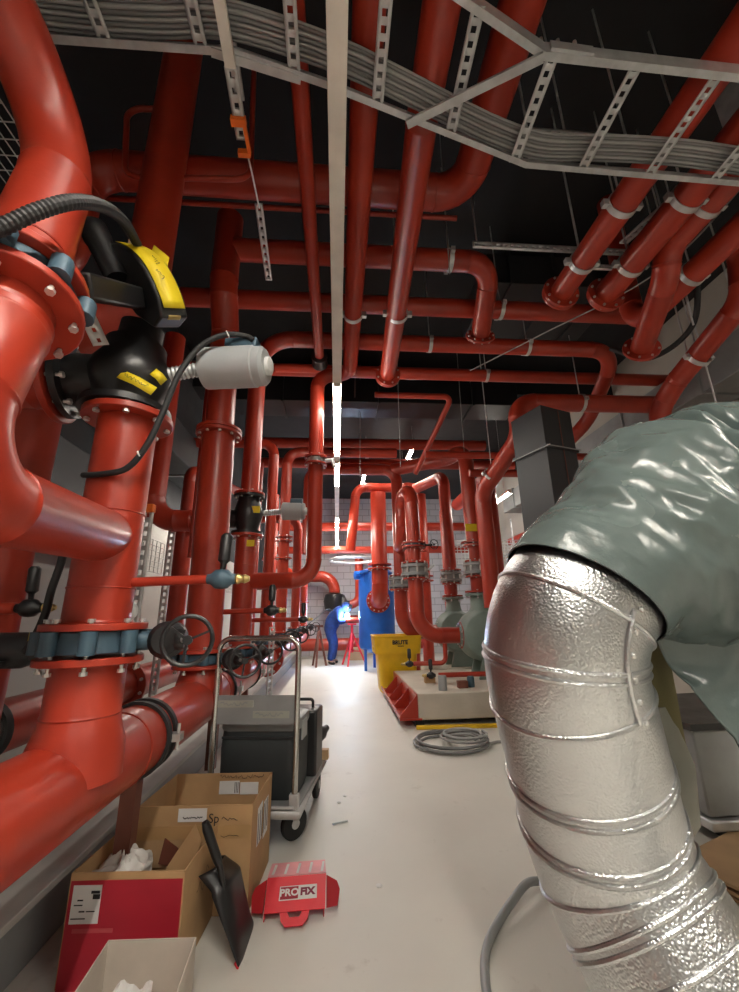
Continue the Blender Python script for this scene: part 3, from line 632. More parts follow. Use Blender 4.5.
def strut(label, a, b, side, w=.045, rods=(), pitch=.05, cat='strut', name='strut_rail', rodz=4.9):
    o = thing(name, label, cat, a); part('strut_channel', perforated(a, b, w, side, pitch, .5, .4), STEEL, o, solid=.014)
    d = V(b) - V(a)
    for t in rods: part('threaded_rod', G().tube([V(a) + d * t, V((V(a) + d * t).xy.to_3d()) + Z * rodz], .006, 8), STEEL, o)
    return o
strut('steel strut rail above the blind flanged pipes', (.92, 2.18, 3.64), (2.45, 2.18, 3.64), Z, .05, (.02, .5, .95))
strut('short steel strut rail above the cable tray on the right', (1.0, 1.55, 3.75), (1.72, 1.55, 3.75), Z, .05, (.05, .35, .85))
strut('short steel cross strut between the blind flanged pipes', (1.72, 2.2, 3.52), (1.93, 2.2, 3.52), Z, .04)
strut('steel strut hanging beside the big grey duct, top right', (2.05, 1.05, 3.42), (2.05, 2.2, 3.75), X, .06, (.5,))
strut('perforated strap hanging left of the light track under the cable tray', (-.47, 1.88, 3.52), (-.50, 2.45, 3.52), X, .045, (), .06)
strut('perforated strut overhead left of the light track', (-.40, .3, 3.40), (-.44, 1.3, 3.40), X, .04, (), .05)
o = thing('strut_end', 'cream strut with an orange plastic end cap, hanging under the cable tray', 'strut', (-.45, .7, 3.26))
part('strut_channel', G().bar((-.40, .2, 3.28), (-.428, 1.12, 3.28), .04, .03), CREAM, o)
part('slotted_end', perforated((-.428, 1.12, 3.28), (-.44, 1.38, 3.28), .05, X, .05, .5, .4), STEEL, o, solid=.016)
ec = part('end_cap', G().box((-.437, 1.30, 3.266), (.064, .03, .03)), ORANGE, o, 'orange plastic end cap'); part('cap_web', G().box((-.415, 1.36, 3.266), (.014, .14, .026)), ORANGE, ec); part('cap_tip', G().box((-.44, 1.43, 3.266), (.055, .022, .03)), ORANGE, ec)
part('tie_wire', G().tube([(-.43, 1.43, 3.28), (-.45, 1.6, 3.4), (-.47, 1.9, 3.515)], .005, 8), STEEL, o)
# ladder tray
tz = 3.35
far = [(-2.15, 1.13, tz), (-.42, 1.11, tz), (-.05, 1.19, tz), (.92, 1.445, tz), (3.9, 1.49, tz)]
near = [(-2.15, .67, tz), (-.30, .65, tz), (.02, .74, tz), (.81, 1.015, tz), (3.9, 1.06, tz)]
tray = thing('cable_ladder', 'galvanised ladder cable tray crossing overhead with perforated rungs', 'cable tray', (.5, 1.1, tz))
for nm, pl, s in (('side_rail', far, 1), ('side_rail', near, -1)):
    g = G(); P = [V(p) for p in pl]; vs = []
    for p in P:
        for dy, dz in ((0, .03), (0, -.03), (-s * .026, -.03)): vs.append(p + V((0, dy, dz)))
    g.add(vs, [(i * 3 + j, i * 3 + j + 1, i * 3 + j + 4, i * 3 + j + 3) for i in range(len(P) - 1) for j in (0, 1)])
    part(nm, g, STEEL, tray, solid=.004, smooth=False)
def along(pl, t):
    P = [V(p) for p in pl]; L = [0.]
    for i in range(1, len(P)): L.append(L[-1] + (P[i] - P[i - 1]).length)
    d = t * L[-1]; i = 0
    while i < len(P) - 2 and L[i + 1] < d: i += 1
    return P[i].lerp(P[i + 1], (d - L[i]) / (L[i + 1] - L[i]))
nr = 17
for k in range(nr):
    t = (k + .5) / nr; a, b = along(near, t), along(far, t); d = (b - a).normalized()
    part('rung', perforated(a - Z * .024, b - Z * .024, .05, Z.cross(d), .042, .5, .42), STEEL, tray, solid=.004)
for p, q in ((0, far), (1, near)):
    P = V(q[3]); part('splice_plate', G().bar(P + V((.02, -.006, 0)), P + V((.2, .0, 0)), .012, .045), STEEL, tray)
    for k in range(4): part('splice_bolt', G().lathe(P + V((-.08 + k * .07, 0, .03)), Z, [(.008, 0), (.008, .02)], 8), ZINC, tray)
part('splice_plate', G().bar((-.5, 1.10, tz - .034), (-.16, 1.165, tz - .034), .03, .01), STEEL, tray)
part('diagonal_brace', G().bar((.30, 1.285, tz - .05), (.80, 1.02, tz - .05), .035, .012), STEEL, tray)
rnd = random.Random(4)
for k in range(14):
    w = .03 + .0165 * (k % 7); zz = tz + (.012 if k < 7 else .030); pts = []
    for i in range(26):
        t = i / 25; a, b = along(far, t), along(near, t); d = (b - a).normalized()
        pts.append(a + d * (w + .015 * math.sin(i * .9)) + Z * (zz - tz + 0))
    single('tray_cable', G().tube(smooth(pts, 90), .0062 + .0008 * (k % 3), 8), (CABLE, CABLEB)[k % 2], 'grey cable in the bundle lying along the overhead ladder tray', 'cable', 'cables on the ladder tray')
# ducts near the ceiling
def duct(label, c, s, m=STEEL, axis=1, n=3):
    o = thing('air_duct', label, 'duct', (c[0], c[1], c[2] - s[2] / 2)); part('duct_body', G().box(c, s), m, o, bevel=.006)
    for k in range(n):
        cc = list(c); ss = [x + .05 for x in s]; cc[axis] += s[axis] * ((k + .5) / n - .5); ss[axis] = .03; part('duct_joint', G().box(cc, ss), STEEL if m is STEEL else m, o)
    return o
duct('big galvanised air duct at the upper right corner', (2.75, .55, 4.15), (.75, 2.2, .45))
duct('black insulated duct crossing under the ceiling beyond the lit lamp', (.6, 5.6, 4.35), (4.2, .5, .36), BLACK, 0)
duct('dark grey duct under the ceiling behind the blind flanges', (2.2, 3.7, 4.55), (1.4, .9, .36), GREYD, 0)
duct('long grey duct along the right wall over the stepped pipe', (4.1, 6.0, 3.6), (.5, 6., .4), STEELP, 1, 5)
for i, (y, z) in enumerate(((2.6, 2.75), (3.0, 3.0))):
    single('steel_conduit', G().tube([(3.35 + i * .5, y - 1.4, z), (3.35 + i * .5, y + 4, z)], .03, 12), STEEL, ('lower' if i == 0 else 'upper') + ' bare steel conduit above the tarpaulin', 'conduit')
for k, (x, y, z0) in enumerate(((2.75, 2.5, 3.32), (2.9, 2.75, 3.26), (3.1, 2.45, 3.4), (3.2, 2.9, 2.8))):
    single('hanging_rod', G().tube([(x, y, z0), (x, y, 4.97)], .007, 8), STEEL, ('first', 'second', 'third', 'fourth')[k] + ' thin hanging rod from the left above the stepped pipe at the right edge', 'rod')
for k, (x, y) in enumerate(((.75, 4.6), (.32, 5.6), (1.75, 5.2), (.78, 2.3), (.2, 4.4))):
    o = single('hanging_wire', G().tube([(x, y, 2.9 + .2 * k), (x + .02, y, 4.97)], .004, 6), CABLEB, ('thin wire hanging between the overhead run and the flanged pipe end', 'thin wire hanging beyond the lit lamp', 'thin wire hanging left of the S bend', 'pale wire hanging beside the rounded elbow', 'thin wire hanging just right of the lit lamp')[k], 'wire')
cable('thin pale cable strung from the right duct to the second cross pipe', [(2.5, 1.6, 3.72), (2.35, 2.3, 3.6), (1.9, 3.2, 3.72), (1.5, 4.0, 3.85)], .006, CABLEB)
cable('black hose sagging behind the drooping elbow', [(2.7, 2.3, 3.7), (2.85, 2.6, 3.4), (2.7, 2.9, 3.3), (2.6, 3.2, 3.6)], .022)
# dark column
o = thing('clad_column', 'dark grey sheet clad square column left of the tarpaulin', 'column', (1.93, 3.45, 0))
Rz = Matrix.Rotation(.35, 3, 'Z')
part('column_cladding', G().box((1.96, 3.5, 1.51), (.38, .38, 3.02), Rz), GREYD, o, bevel=.004)
part('clamp_band', G().box((1.96, 3.5, 2.62), (.41, .41, .03), Rz), GREYD, o)
for k in (-1, 1): part('clamp_screw', G().bar(V((1.96, 3.5, 2.62)) + Rz @ V((-.2, -.21, 0)), V((1.96, 3.5, 2.62)) + Rz @ V((.2, -.225, .0)), .008), STEELP, o) if k == 1 else part('clamp_screw', G().bar(V((1.96, 3.5, 2.6)) + Rz @ V((-.22, -.26, 0)), V((1.96, 3.5, 2.6)) + Rz @ V((-.22, .2, 0)), .008), STEELP, o)
part('seam_strip', G().bar(V((1.96, 3.5, .02)) + Rz @ V((.02, -.192, 0)), V((1.96, 3.5, 3.0)) + Rz @ V((.02, -.192, 0)), .012, .006), BROWN, o)

# ------------------------------------------------------------------ pumps
base = thing('pump_plinth', 'concrete pump plinth on the floor with red steel gussets along its left edge', 'plinth', (1.85, 5.9, 0))
part('concrete_block', G().box((1.95, 5.95, .205), (2.1, 1.96, .27)), CONC, base, bevel=.012)
part('base_plate', G().box((.82, 5.95, .085), (.24, 2.0, .016)), RED, base, 'red steel edge plate')
part('shade_strip', G().box((.92, 5.95, .04), (.10, 1.9, .08)), BLACK, base)  # black strip standing for the shadow in the gap under the plate
part('edge_lip', G().bar((.70, 4.95, .10), (.70, 6.95, .10), .012, .05), RED, base)
for y in (4.98, 5.5, 6.02, 6.54):
    part('gusset', G().prism([(0, 0), (-.2, 0), (-.2, .03), (-.0, .24)], (.9, y, .093), X, Z, .014), RED, base, 'red triangular gusset')
part('side_plate', G().box((.893, 5.95, .21), (.012, 1.97, .25)), RED, base)
part('pipe_post', G().lathe((1.23, 5.13, .34), Z, [(.05, 0), (.05, .15), (.042, .16)], 20), STEELP, base)
single('floor_strip', G().bar((.86, 4.90, .02), (2.2, 4.84, .02), .05, .035), YEL, 'yellow strip lying on the floor along the front of the plinth', 'strip', bevel=.006)
def pump(label, x, y, group=None):
    o = thing('pump', label, 'pump', (x, y, .34)); 
    part('volute', G().lathe((x, y - .26, .9), Y, [(.14, 0), (.30, .05), (.35, .16), (.35, .34), (.30, .46), (.14, .52)], 32), PUMPG, o, bevel=.01)
    part('discharge_neck', G().lathe((x, y, 1.1), Z, [(.2, 0), (.13, .18), (.115, .35)], 24), PUMPG, o)
    flange(o, (x, y, 1.45), Z, .19, .03, 8, .1, PUMPG, .08)
    part('suction_neck', G().lathe((x - .1, y, .9), -X, [(.2, 0), (.13, .1), (.12, .18)], 24), PUMPG, o)
    flange(o, (x - .275, y, .9), X, .18, .03, 8, .1, PUMPG, .07)
    part('motor', G().lathe((x + .2, y, .9), X, [(.15, 0), (.22, .05)] + [(.22 if i % 2 else .24, .08 + .025 * i) for i in range(22)] + [(.18, .66)], 28), PUMPG, o, ang=20)
    for s in (-1, 1): part('foot', G().prism([(-.2, 0), (.2, 0), (.08, .45), (-.08, .45)], (x + .05, y + s * .18, .34), X, Z, .04), PUMPG, o)
    return o
pump('grey green pump nearest on the plinth', 2.05, 6.0)
pump('grey green pump behind the nearest one', 2.05, 7.4)
structure('trim_plinth', G().box((2.3, 7.55, .17), (1.5, 1.1, .34)), CONC)
def stack(x, y, z, r, label):
    """flanged check valve and reducer stack, bottom at z"""
    o = thing('check_valve', label, 'valve', (x, y, z))
    part('valve_body', G().lathe((x, y, z), Z, [(r * 1.5, 0), (r * 1.9, .01), (r * 1.9, .05), (r * 1.55, .06), (r * 1.55, .12), (r * 1.9, .13), (r * 1.9, .17), (r * 1.5, .18)], 28), STEELP, o)
    for k in range(8):
        a = 2 * PI * k / 8; part('tie_bolt', G().lathe((x + r * 1.72 * math.cos(a), y + r * 1.72 * math.sin(a), z - .03), Z, [(.014, 0), (.014, .24)], 8), ZINC, o)
    part('spring_lever', G().bar((x + r * 1.8, y - .05, z + .09), (x + r * 2.6, y - .1, z + .16), .04, .03), STEEL, o)
    return o
def pumppipe(label, x, y, pts_top, r, zb, extra='', wide=1.7):
    o = pipe(label, [(x, y, zb)] + pts_top, r, R=.24, n=26, fl=[((x, y, zb + .012), Z, r * wide, .024, 8)])
    return o
PA = pipe('bright red elbow riser bolted to the nearest pump', [(1.765, 6.0, .9), (1.13, 6.0, .9), (1.13, 6.0, 1.70)], .108, R=.33, n=30, fl=[((1.745, 6.0, .9), X, .18, .03, 10), ((1.13, 6.0, 1.69), Z, .18, .024, 8)])
for p, d in (((1.46, 6, .9), X), ((1.13, 6, 1.23), Z)): part('weld_seam', G().torus(p, d, .108, .004, 28, 6), RED, PA)
stack(1.13, 6.0, 1.72, .105, 'silver check valve on the nearest elbow riser')
PA2 = pipe('red spool piece above the silver check valve of the nearest elbow riser', [(1.13, 6.0, 1.905), (1.13, 6.0, 2.16)], .095, fl=[((1.13, 6.0, 1.917), Z, .175, .024, 8), ((1.13, 6.0, 2.15), Z, .175, .024, 8)])
part('drain_loop', pipe_geo([(1.2, 5.95, 2.08), (1.32, 5.9, 2.08), (1.32, 5.9, 1.92)], .014), RED, PA2)
pumppipe('bright red riser above the nearest pump elbow, bending back at the top', 1.13, 6.0, [(1.12, 6.0, 3.06), (1.05, 6.55, 3.06), (1.05, 6.55, 2.3), (1.06, 6.95, 2.3)], .105, 2.19)
o = thing('butterfly_valve', 'blue grey lug valve between flanges on the nearest pump riser', 'valve', (1.13, 6, 2.162)); part('valve_body', G().ring((1.13, 6, 2.176), Z, .06, .15, .026), BLUEG, o); part('valve_stem', G().tube([(1.28, 6, 2.176), (1.4, 5.95, 2.176)], .018, 10), BLACK, o); handwheel(o, (1.42, 5.92, 2.176), (.4, -1, 0), .07)
PB = pipe('red elbow riser close behind the nearest pump riser', [(1.77, 7.4, .9), (1.06, 7.0, .9), (1.06, 7.0, 1.6)], .11, R=.35, fl=[((1.06, 7.0, 1.59), Z, .18, .024, 8)])
stack(1.06, 7.0, 1.62, .105, 'silver check valve on the second elbow riser')
pumppipe('dark red riser of the second elbow, joining the far portal run', 1.06, 7.0, [(1.06, 7.0, 3.72), (-.5, 7.0, 3.72), (-.5, 7.0, 2.2)], .10, 1.81)
PC = pipe('red reducer on top of the nearest pump', [(2.05, 6.0, 1.48), (2.05, 6.0, 1.72)], .1, fl=[((2.05, 6.0, 1.492), Z, .19, .024, 8), ((2.05, 6.0, 1.71), Z, .17, .024, 8)])
stack(2.05, 6.0, 1.735, .1, 'silver check valve over the nearest pump')
PC2 = pipe('red spool over the silver valve of the nearest pump', [(2.05, 6.0, 1.92), (2.05, 6.0, 2.18)], .09, fl=[((2.05, 6.0, 1.932), Z, .17, .024, 8), ((2.05, 6.0, 2.17), Z, .17, .024, 8)])
part('drain_loop', pipe_geo([(2.12, 5.95, 2.12), (2.25, 5.92, 2.12), (2.25, 5.92, 1.96)], .014), RED, PC2)
PC3 = pumppipe('red riser with a yellow label above the nearest pump', 2.05, 6.0, [(2.03, 6.0, 3.72), (1.85, 6.4, 3.71), (1.0, 7.0, 3.72)], .115, 2.2)
part('yellow_label', G().box((2.0, 5.885, 2.42), (.2, .006, .11)), YLAB, PC3, 'yellow label')
PD = pipe('red spool on top of the second pump', [(2.05, 7.4, 1.48), (2.05, 7.4, 1.72)], .095, fl=[((2.05, 7.4, 1.492), Z, .18, .024, 8), ((2.05, 7.4, 1.71), Z, .17, .024, 8)])
stack(2.05, 7.4, 1.735, .1, 'silver check valve over the second pump')
pumppipe('red riser of the second pump standing left of the labelled riser', 2.05, 7.4, [(2.03, 7.4, 3.75), (1.75, 8.95, 3.95)], .11, 1.935)
pumppipe('dark red riser behind the labelled riser', 2.75, 7.0, [(2.75, 7.0, 3.6), (2.75, 9.0, 3.6)], .13, 1.4)
for k, (x, y, r, z1) in enumerate(((1.5, 8.4, .11, 3.9), (1.95, 9.2, .12, 3.9), (2.6, 9.6, .12, 3.6))):
    pp = pipe(('nearest', 'middle', 'farthest')[k] + ' red riser of the dim row behind the pumps', [(x, y, 0), (x, y, z1)], r, fl=[((x, y, 1.9), Z, r * 1.6, .03, 8), ((x, y, 2.0), Z, r * 1.6, .03, 0)])
for k, (x, y, z) in enumerate(((1.38, 5.9, .55), (1.6, 5.6, .5))):
    pipe('thin red drain pipe ' + ('with a black handle over the plinth' if k == 0 else 'lying low over the plinth'), [(x - .35, y, z), (x + .1, y, z), (x + .1, y, z + .25)] if k == 0 else [(x - .3, y, z - .06), (x + .35, y, z - .06)], .03, R=.08)
    ball_valve(('upper' if k == 0 else 'lower') + ' black ball valve on the drain pipes over the plinth', (x - .4, y, z - .06 * k), -X, (0, 0, 1), 1.3, BLACK)
for k, (x, y, s, m, l) in enumerate(((1.2, 5.7, .09, CARD, 'small cardboard packet on the plinth'), (1.5, 5.25, .08, BROWN, 'brown wooden block on the plinth'), (1.62, 5.3, .1, BLUEG, 'blue tin on the plinth'))):
    o = single('small_box' if k < 2 else 'tin', G().box((x, y, .34 + s * .5), (s * 1.5, s, s)) if k < 2 else G().lathe((x, y, .34), Z, [(s * .4, 0), (s * .45, .01), (s * .45, s), (s * .35, s + .02)], 18), m, l, 'box' if k < 2 else 'tin', bevel=.004 if k < 2 else 0)
# blue tank and its pipe
o = thing('blue_tank', 'tall blue pressure tank on legs behind the yellow bin', 'tank', (.93, 10.0, 0))
part('tank_shell', G().lathe((.93, 10.0, .45), Z, [(.02, -.12), (.25, -.08), (.4, .02), (.42, .1), (.42, 1.62), (.4, 1.7), (.25, 1.8), (.02, 1.84)], 36), BLUE, o)
for k in range(3):
    a = 2 * PI * k / 3 - 2.5; part('leg', G().bar((.93 + .36 * math.cos(a), 10 + .36 * math.sin(a), 0), (.93 + .36 * math.cos(a), 10 + .36 * math.sin(a), .75), .06), BLUE, o)
part('nozzle', G().lathe((.66, 9.75, 1.95), Z, [(.06, 0), (.06, .18), (.15, .18), (.15, .24)], 20), BLUE, o); part('side_valve', G().lathe((.42, 9.9, 2.1), (-1, -.3, 0), [(.1, -.2), (.1, 0), (.05, .02)], 14), BLUE, o)
tp = pipe('bright red downpipe with an elbow bolted to the blue tank', [(.92, 9.0, 3.87), (.92, 9.0, 1.5), (.93, 9.56, 1.5)], .175, R=.33, n=28, fl=[((.93, 9.55, 1.5), Y, .27, .04, 14), ((.92, 9.0, 2.15), Z, .26, .03, 10), ((.92, 9.0, 2.24), Z, .26, .03, 0)])
pipe('red portal pipe crossing above the blue tank and dropping beside the far lamp', [(1.9, 9.0, 4.0), (.42, 9.0, 4.0), (.36, 9.0, 3.3), (.3, 9.3, 2.62)], .105, R=.25)
# yellow bin
o = thing('waste_bin', 'yellow plastic waste bin standing behind the concrete plinth', 'bin', (.97, 7.35, 0))
bx, by = .99, 7.35
def rr(w, d, c, n=6):
    out = []
    for q, (sx, sy) in enumerate(((1, 1), (-1, 1), (-1, -1), (1, -1))):
        for k in range(n + 1):
            a = PI / 2 * (q + k / n); out.append((sx * (w / 2 - c) + c * math.cos(a), sy * (d / 2 - c) + c * math.sin(a)))
    return out
def loft(secs, cap=True):
    g = G(); n = len(secs[0]); vs = [p for s in secs for p in s]
    fs = [(i * n + k, i * n + (k + 1) % n, (i + 1) * n + (k + 1) % n, (i + 1) * n + k) for i in range(len(secs) - 1) for k in range(n)]
    if cap: fs.append(tuple(reversed(range(n)))); fs.append(tuple((len(secs) - 1) * n + k for k in range(n)))
    return g.add(vs, fs)
def sec(w, d, c, z): return [V((bx + x, by + y, z)) for x, y in rr(w, d, c)]
part('bin_body', loft([sec(.56, .50, .1, .0), sec(.58, .52, .1, .02), sec(.66, .60, .1, .60), sec(.62, .56, .1, .605), sec(.55, .5, .1, .06)]), YEL, o)
part('rim_skirt', loft([sec(.66, .60, .1, .60), sec(.74, .68, .06, .58), sec(.78, .72, .05, .83), sec(.80, .74, .05, .84), sec(.80, .74, .05, .86), sec(.72, .66, .05, .86), sec(.64, .58, .09, .62)], False), YEL, o)
for s in (-1, 1): part('handle', G().bar((bx + s * .36, by - .15, .66), (bx + s * .36, by + .15, .66), .06, .05), YEL, o)
text('BRUTE', .085, (bx + .03, by - .361, .755), X, V((0, .10, 1)), INK, o, bold=.004)
part('lettering', G().box((bx + .04, by - .359, .70), (.10, .002, .012)), INK, o)
# ------------------------------------------------------------------ foil clad elbow, tarpaulin
DR = .170
dp = [(1.40, .22, .19), (.745, .865, .315), (.612, 1.075, .67), (.468, .935, 1.243), (1.9, 1.25, 1.60)]
fo = thing('foil_duct', 'big silver foil clad insulated duct bending up from the floor, front right', 'duct', (.62, 1.04, .05))
fp = [c[0] for c in fillet(dp, .20)]; fp = resample(fp, 160)
fp = [p for p in fp if p.z < 1.2 or p.x < 1.3]
part('foil_cladding', G().tube(fp, DR, 64), FOIL, fo)
def seam(i, two=True, r=.0055):
    d = (fp[i + 1] - fp[i - 1]).normalized()
    for k in ((-.009, .009) if two else (0,)): part('bead', G().torus(fp[i] + d * k, d, DR, r, 64, 8), FOIL, fo)
zs = [(i, p) for i, p in enumerate(fp)]
def idx(z, up=True):
    return min((i for i, p in zs if (p.z < 1.2 or True)), key=lambda i: abs(fp[i].z - z) + (0 if fp[i].x < .8 else 9))
for z, t in ((1.205, False), (1.105, True), (1.02, False), (.86, True), (.75, True)): seam(idx(z), t)
ib = idx(.75); acc = 0.; want = [.10, .17, .24, .32, .42, .54]
for i in range(ib, 1, -1):
    acc += (fp[i] - fp[i - 1]).length
    if want and acc >= want[0]: want.pop(0); seam(i - 1, len(want) % 2 == 0)
i0, i1 = idx(1.02), idx(1.215)
path = []
for i in range(i0, i1 + 1):
    d = (fp[i + 1] - fp[i - 1]).normalized(); s = V((.25, -1, 0)); s = (s - d * s.dot(d)).normalized(); path.append(fp[i] + s * (DR + .002))
part('lap_seam', G().tube(path, .006, 8), FOIL, fo)
for k in range(6): part('rivet', G().lathe(path[int((len(path) - 1) * k / 5)] + V((.012, 0, 0)), (.25, -1, 0), [(.006, 0), (.005, .004), (.001, .006)], 10), ZINC, fo)

# rings: centre, axis, up radius, down radius, side radius
rings = [((.566, .952, 1.238), (.62, .08, .78), .178, .178, .176), ((.622, .962, 1.275), (.70, .08, .70), .187, .195, .185), ((.70, .985, 1.31), (.80, .1, .58), .195, .24, .21),
         ((.83, 1.02, 1.365), (.92, .1, .36), .28, .33, .27), ((.97, 1.06, 1.40), (.96, .1, .22), .345, .40, .31), ((1.12, 1.10, 1.41), (1, .1, .08), .375, .52, .34),
         ((1.34, 1.14, 1.41), (1, .1, 0), .375, .58, .36), ((1.72, 1.2, 1.40), (1, .1, 0), .375, .62, .38), ((2.2, 1.25, 1.40), (1, .1, 0), .37, .62, .38)]
def cr(vals, t):
    m = len(vals) - 1; i = min(int(t * m), m - 1); u = t * m - i
    g = lambda j: vals[max(0, min(m, j))]
    a, b, c, d = g(i - 1), g(i), g(i + 1), g(i + 2)
    return .5 * ((2 * b) + (c - a) * u + (2 * a - 5 * b + 4 * c - d) * u * u + (3 * b - a - 3 * c + d) * u ** 3)
C_ = [V(r[0]) for r in rings]; D_ = [V(r[1]).normalized() for r in rings]
def ridge(p, s): return 1 - abs(noise.noise(p * s)) * 2
def tarpf(a, b):
    c = cr(C_, a); d = cr(D_, a).normalized(); up = (Z - d * Z.dot(d)).normalized(); sd = d.cross(up)
    ru, rd, rs = (cr([r[k] for r in rings], a) for k in (2, 3, 4)); q = 2 * PI * b
    v = math.cos(q); w = math.sin(q); p = c + up * v * (ru if v > 0 else rd) + sd * w * rs * (1 if v > 0 else (1 - .35 * v * v * min(1, a * 3)))
    n = (p - c).normalized(); e = min(1, a * 3.2)
    q1 = V((p.x * 1.0 + p.z * .9, p.y * .8, p.z * .5 - p.x * .6))
    vo = lambda k, o: noise.voronoi(q1 * k + V(o))[0][0]
    h = .045 * vo(3.6, (3, 1, 7)) + .030 * vo(8.0, (1, 5, 2)) + .014 * vo(17, (9, 2, 4)) - .045
    for o0, sl, wd, dep in ((.92, .05, .016, .10), (1.0, .10, .015, .08), (1.10, .22, .016, .06), (1.25, .1, .02, .06)):
        t = p.x - o0 - sl * (1.5 - p.z); h -= dep * math.exp(-(t / wd) ** 2) * max(0, min(1, (p.z - 1.15) * 5))
    return p + n * h * e
tp_ = single('tarpaulin', G().grid(tarpf, 260, 190, True), TARP, 'grey green plastic tarpaulin draped over the top of the silver duct', 'tarpaulin', solid=.004, ang=75)
# loose corner of the sheet
def flapf(a, b):
    p = V((.735, .93, 1.19)).lerp(V((1.35, .83, 1.28)), a)
    q = V((.80, .945, 1.02)).lerp(V((.875, .93, .885)), min(1, a * 2)) if a < .5 else V((.875, .93, .885)).lerp(V((1.45, .80, .80)), (a - .5) * 2)
    r = p.lerp(q, b); return r + V((0, -1, .2)) * (.03 * ridge(r + V((4, 4, 4)), 4) + .01 * ridge(r, 11) - .02 - .05 * math.sin(PI * b) * .5)
part('loose_corner', G().grid(flapf, 40, 30), TARP, tp_, solid=.004, ang=75)
sleeve = thing('pipe_insulation', 'olive and grey insulation sleeve standing behind the silver duct', 'insulation', (1.06, 1.5, .5))
part('sleeve_shell', G().lathe((1.0, 1.55, .62), (.02, 0, 1), [(.12, 0), (.18, .02), (.18, .62), (.12, .64)], 32), OLIVE, sleeve)
part('foil_wrap', loft([[V((.99 + r * math.cos(2 * PI * k / 24) + dx, 1.52 + r * math.sin(2 * PI * k / 24), z)) for k in range(24)] for r, dx, z in ((.02, .02, .46), (.10, .02, .48), (.16, .01, .56), (.185, .0, .72), (.17, -.03, .9))]), FELT, sleeve)
cb = thing('equipment_cabinet', 'low grey metal equipment box under the tarpaulin at the right edge', 'cabinet', (2.5, 2.8, .06))
part('cabinet_body', G().box((2.55, 2.85, .33), (1.1, .8, .42)), STEELP, cb, bevel=.01); part('cabinet_lid', G().box((2.55, 2.85, .56), (1.14, .84, .035)), BLACK, cb); part('plinth_rail', G().box((2.55, 2.84, .09), (1.14, .84, .05)), STEEL, cb, bevel=.01)
for k in (-1, 1): part('skid_foot', G().box((2.55 + k * .4, 2.85, .033), (.1, .8, .066)), BLACK, cb)
for k, (z, r) in enumerate(((.012, .05), (.035, -.12), (.06, .1))):
    Rk = Matrix.Rotation(r + .3, 3, 'Z'); single('cardboard_sheet', G().box((1.98, 2.12, z), (.62, .5, .012), Rk), (CARD, CARDD, WOOD)[k], ('lowest', 'middle', 'topmost')[k] + ' cardboard sheet of the pile on the floor at the right edge', 'cardboard')
cable('grey hose curving out from under the silver duct onto the floor', [(.95, 2.2, .03), (.83, 2.12, .07), (.73, 2.05, .05), (.64, 1.98, .024), (.565, 1.89, .017), (.51, 1.77, .016), (.475, 1.6, .016), (.47, 1.4, .016)], .016, STEELP, 70, cat='hose', name='floor_hose')
# coils of cable
for nm, (cx_, cy_), R0, n, l, m in (('cable_coil', (1.08, 4.32), .32, 4, 'wide coil of grey cable lying on the floor before the plinth', CABLE), ('cable_coil', (1.22, 4.36), .19, 4, 'small coil of grey cable lying on the wide coil', CABLEB)):
    pts = []
    for k in range(n * 24 + 1):
        a = 2 * PI * k / 24; rr_ = R0 + .022 * math.sin(a * .37 + n) + .018 * (k / 24 % 2 - 1); pts.append((cx_ + rr_ * math.cos(a), cy_ + rr_ * .92 * math.sin(a), .014 + .016 * (k // 24) * .9 + (.03 if R0 < .3 else 0)))
    single(nm, G().tube(pts, .012, 8), m, l, 'cable coil')
for k, (x, y) in enumerate(((1.42, 4.25), )): cable('loose cable tail beside the coils', [(x, y, .014), (x + .12, y + .06, .014), (x + .2, y + .02, .014), (x + .34, y + .1, .014)], .012, CABLEB)

# ------------------------------------------------------------------ trolley and its load
tr = thing('platform_trolley', 'grey platform trolley with a steel tube handle beside the left header', 'trolley', (-.462, 2.60, 0), rotz=-.15)
part('platform', G().box((0, .44, .20), (.52, .84, .035)), STEELP, tr, bevel=.012)
part('bumper', G().tube([(-.265, .01, .19), (.265, .01, .19), (.265, .87, .19), (-.265, .87, .19), (-.265, .02, .19)], .022, 10), STEEL, tr)
part('handle_tube', pipe_geo([(-.236, .035, .17), (-.240, .02, 1.075), (.240, .02, 1.075), (.236, .035, .17)], .0165, .075, 16, False), CHROME, tr)
part('handle_panel', G().box((0, .028, .69), (.47, .004, .15)), STEELP, tr)
for sx in (-.12, .09):
    part('sticker', G().box((sx, .0245, .72 if sx < 0 else .665), (.21, .002, .036)), FELT, tr, 'worn pale sticker'); scribble((sx - .09, .0228, .72 if sx < 0 else .665), X, Z, .16, .02, 18, tr, STEELP, .006, 5)
for sx in (-1, 1): part('handle_bracket', G().box((sx * .236, .03, .235), (.05, .035, .09)), STEEL, tr, bevel=.004)
part('lock_bar', G().tube([(-.2, .0, .225), (.24, .0, .225)], .008, 8), STEEL, tr)
for sx in (-1, 1):
    for y in (.19, .74):
        w = part('caster_fork', G().bar((sx * .2, y, .185), (sx * .2, y, .10), .05, .03), STEEL, tr); part('wheel', G().lathe((sx * .2, y, .080) if y > .5 or sx < 0 else (.2 - .013, y + .013, .080), X if y > .5 or sx < 0 else (.72, -.69, 0), [(.02, 0), (.074, .002), (.08, .008), (.08, .028), (.074, .034), (.02, .036)], 28), RUBBER, w); part('wheel_hub', G().lathe((sx * .2 - .004, y, .080) if y > .5 or sx < 0 else (.2 - .016, y + .016, .080), X if y > .5 or sx < 0 else (.72, -.69, 0), [(.025, 0), (.025, .044)], 16), STEEL, w)
bag = thing('tool_bag', 'black fabric tool bag with grey top edge on the trolley', 'bag', (-.462, 2.60, .2175), rotz=-.15)
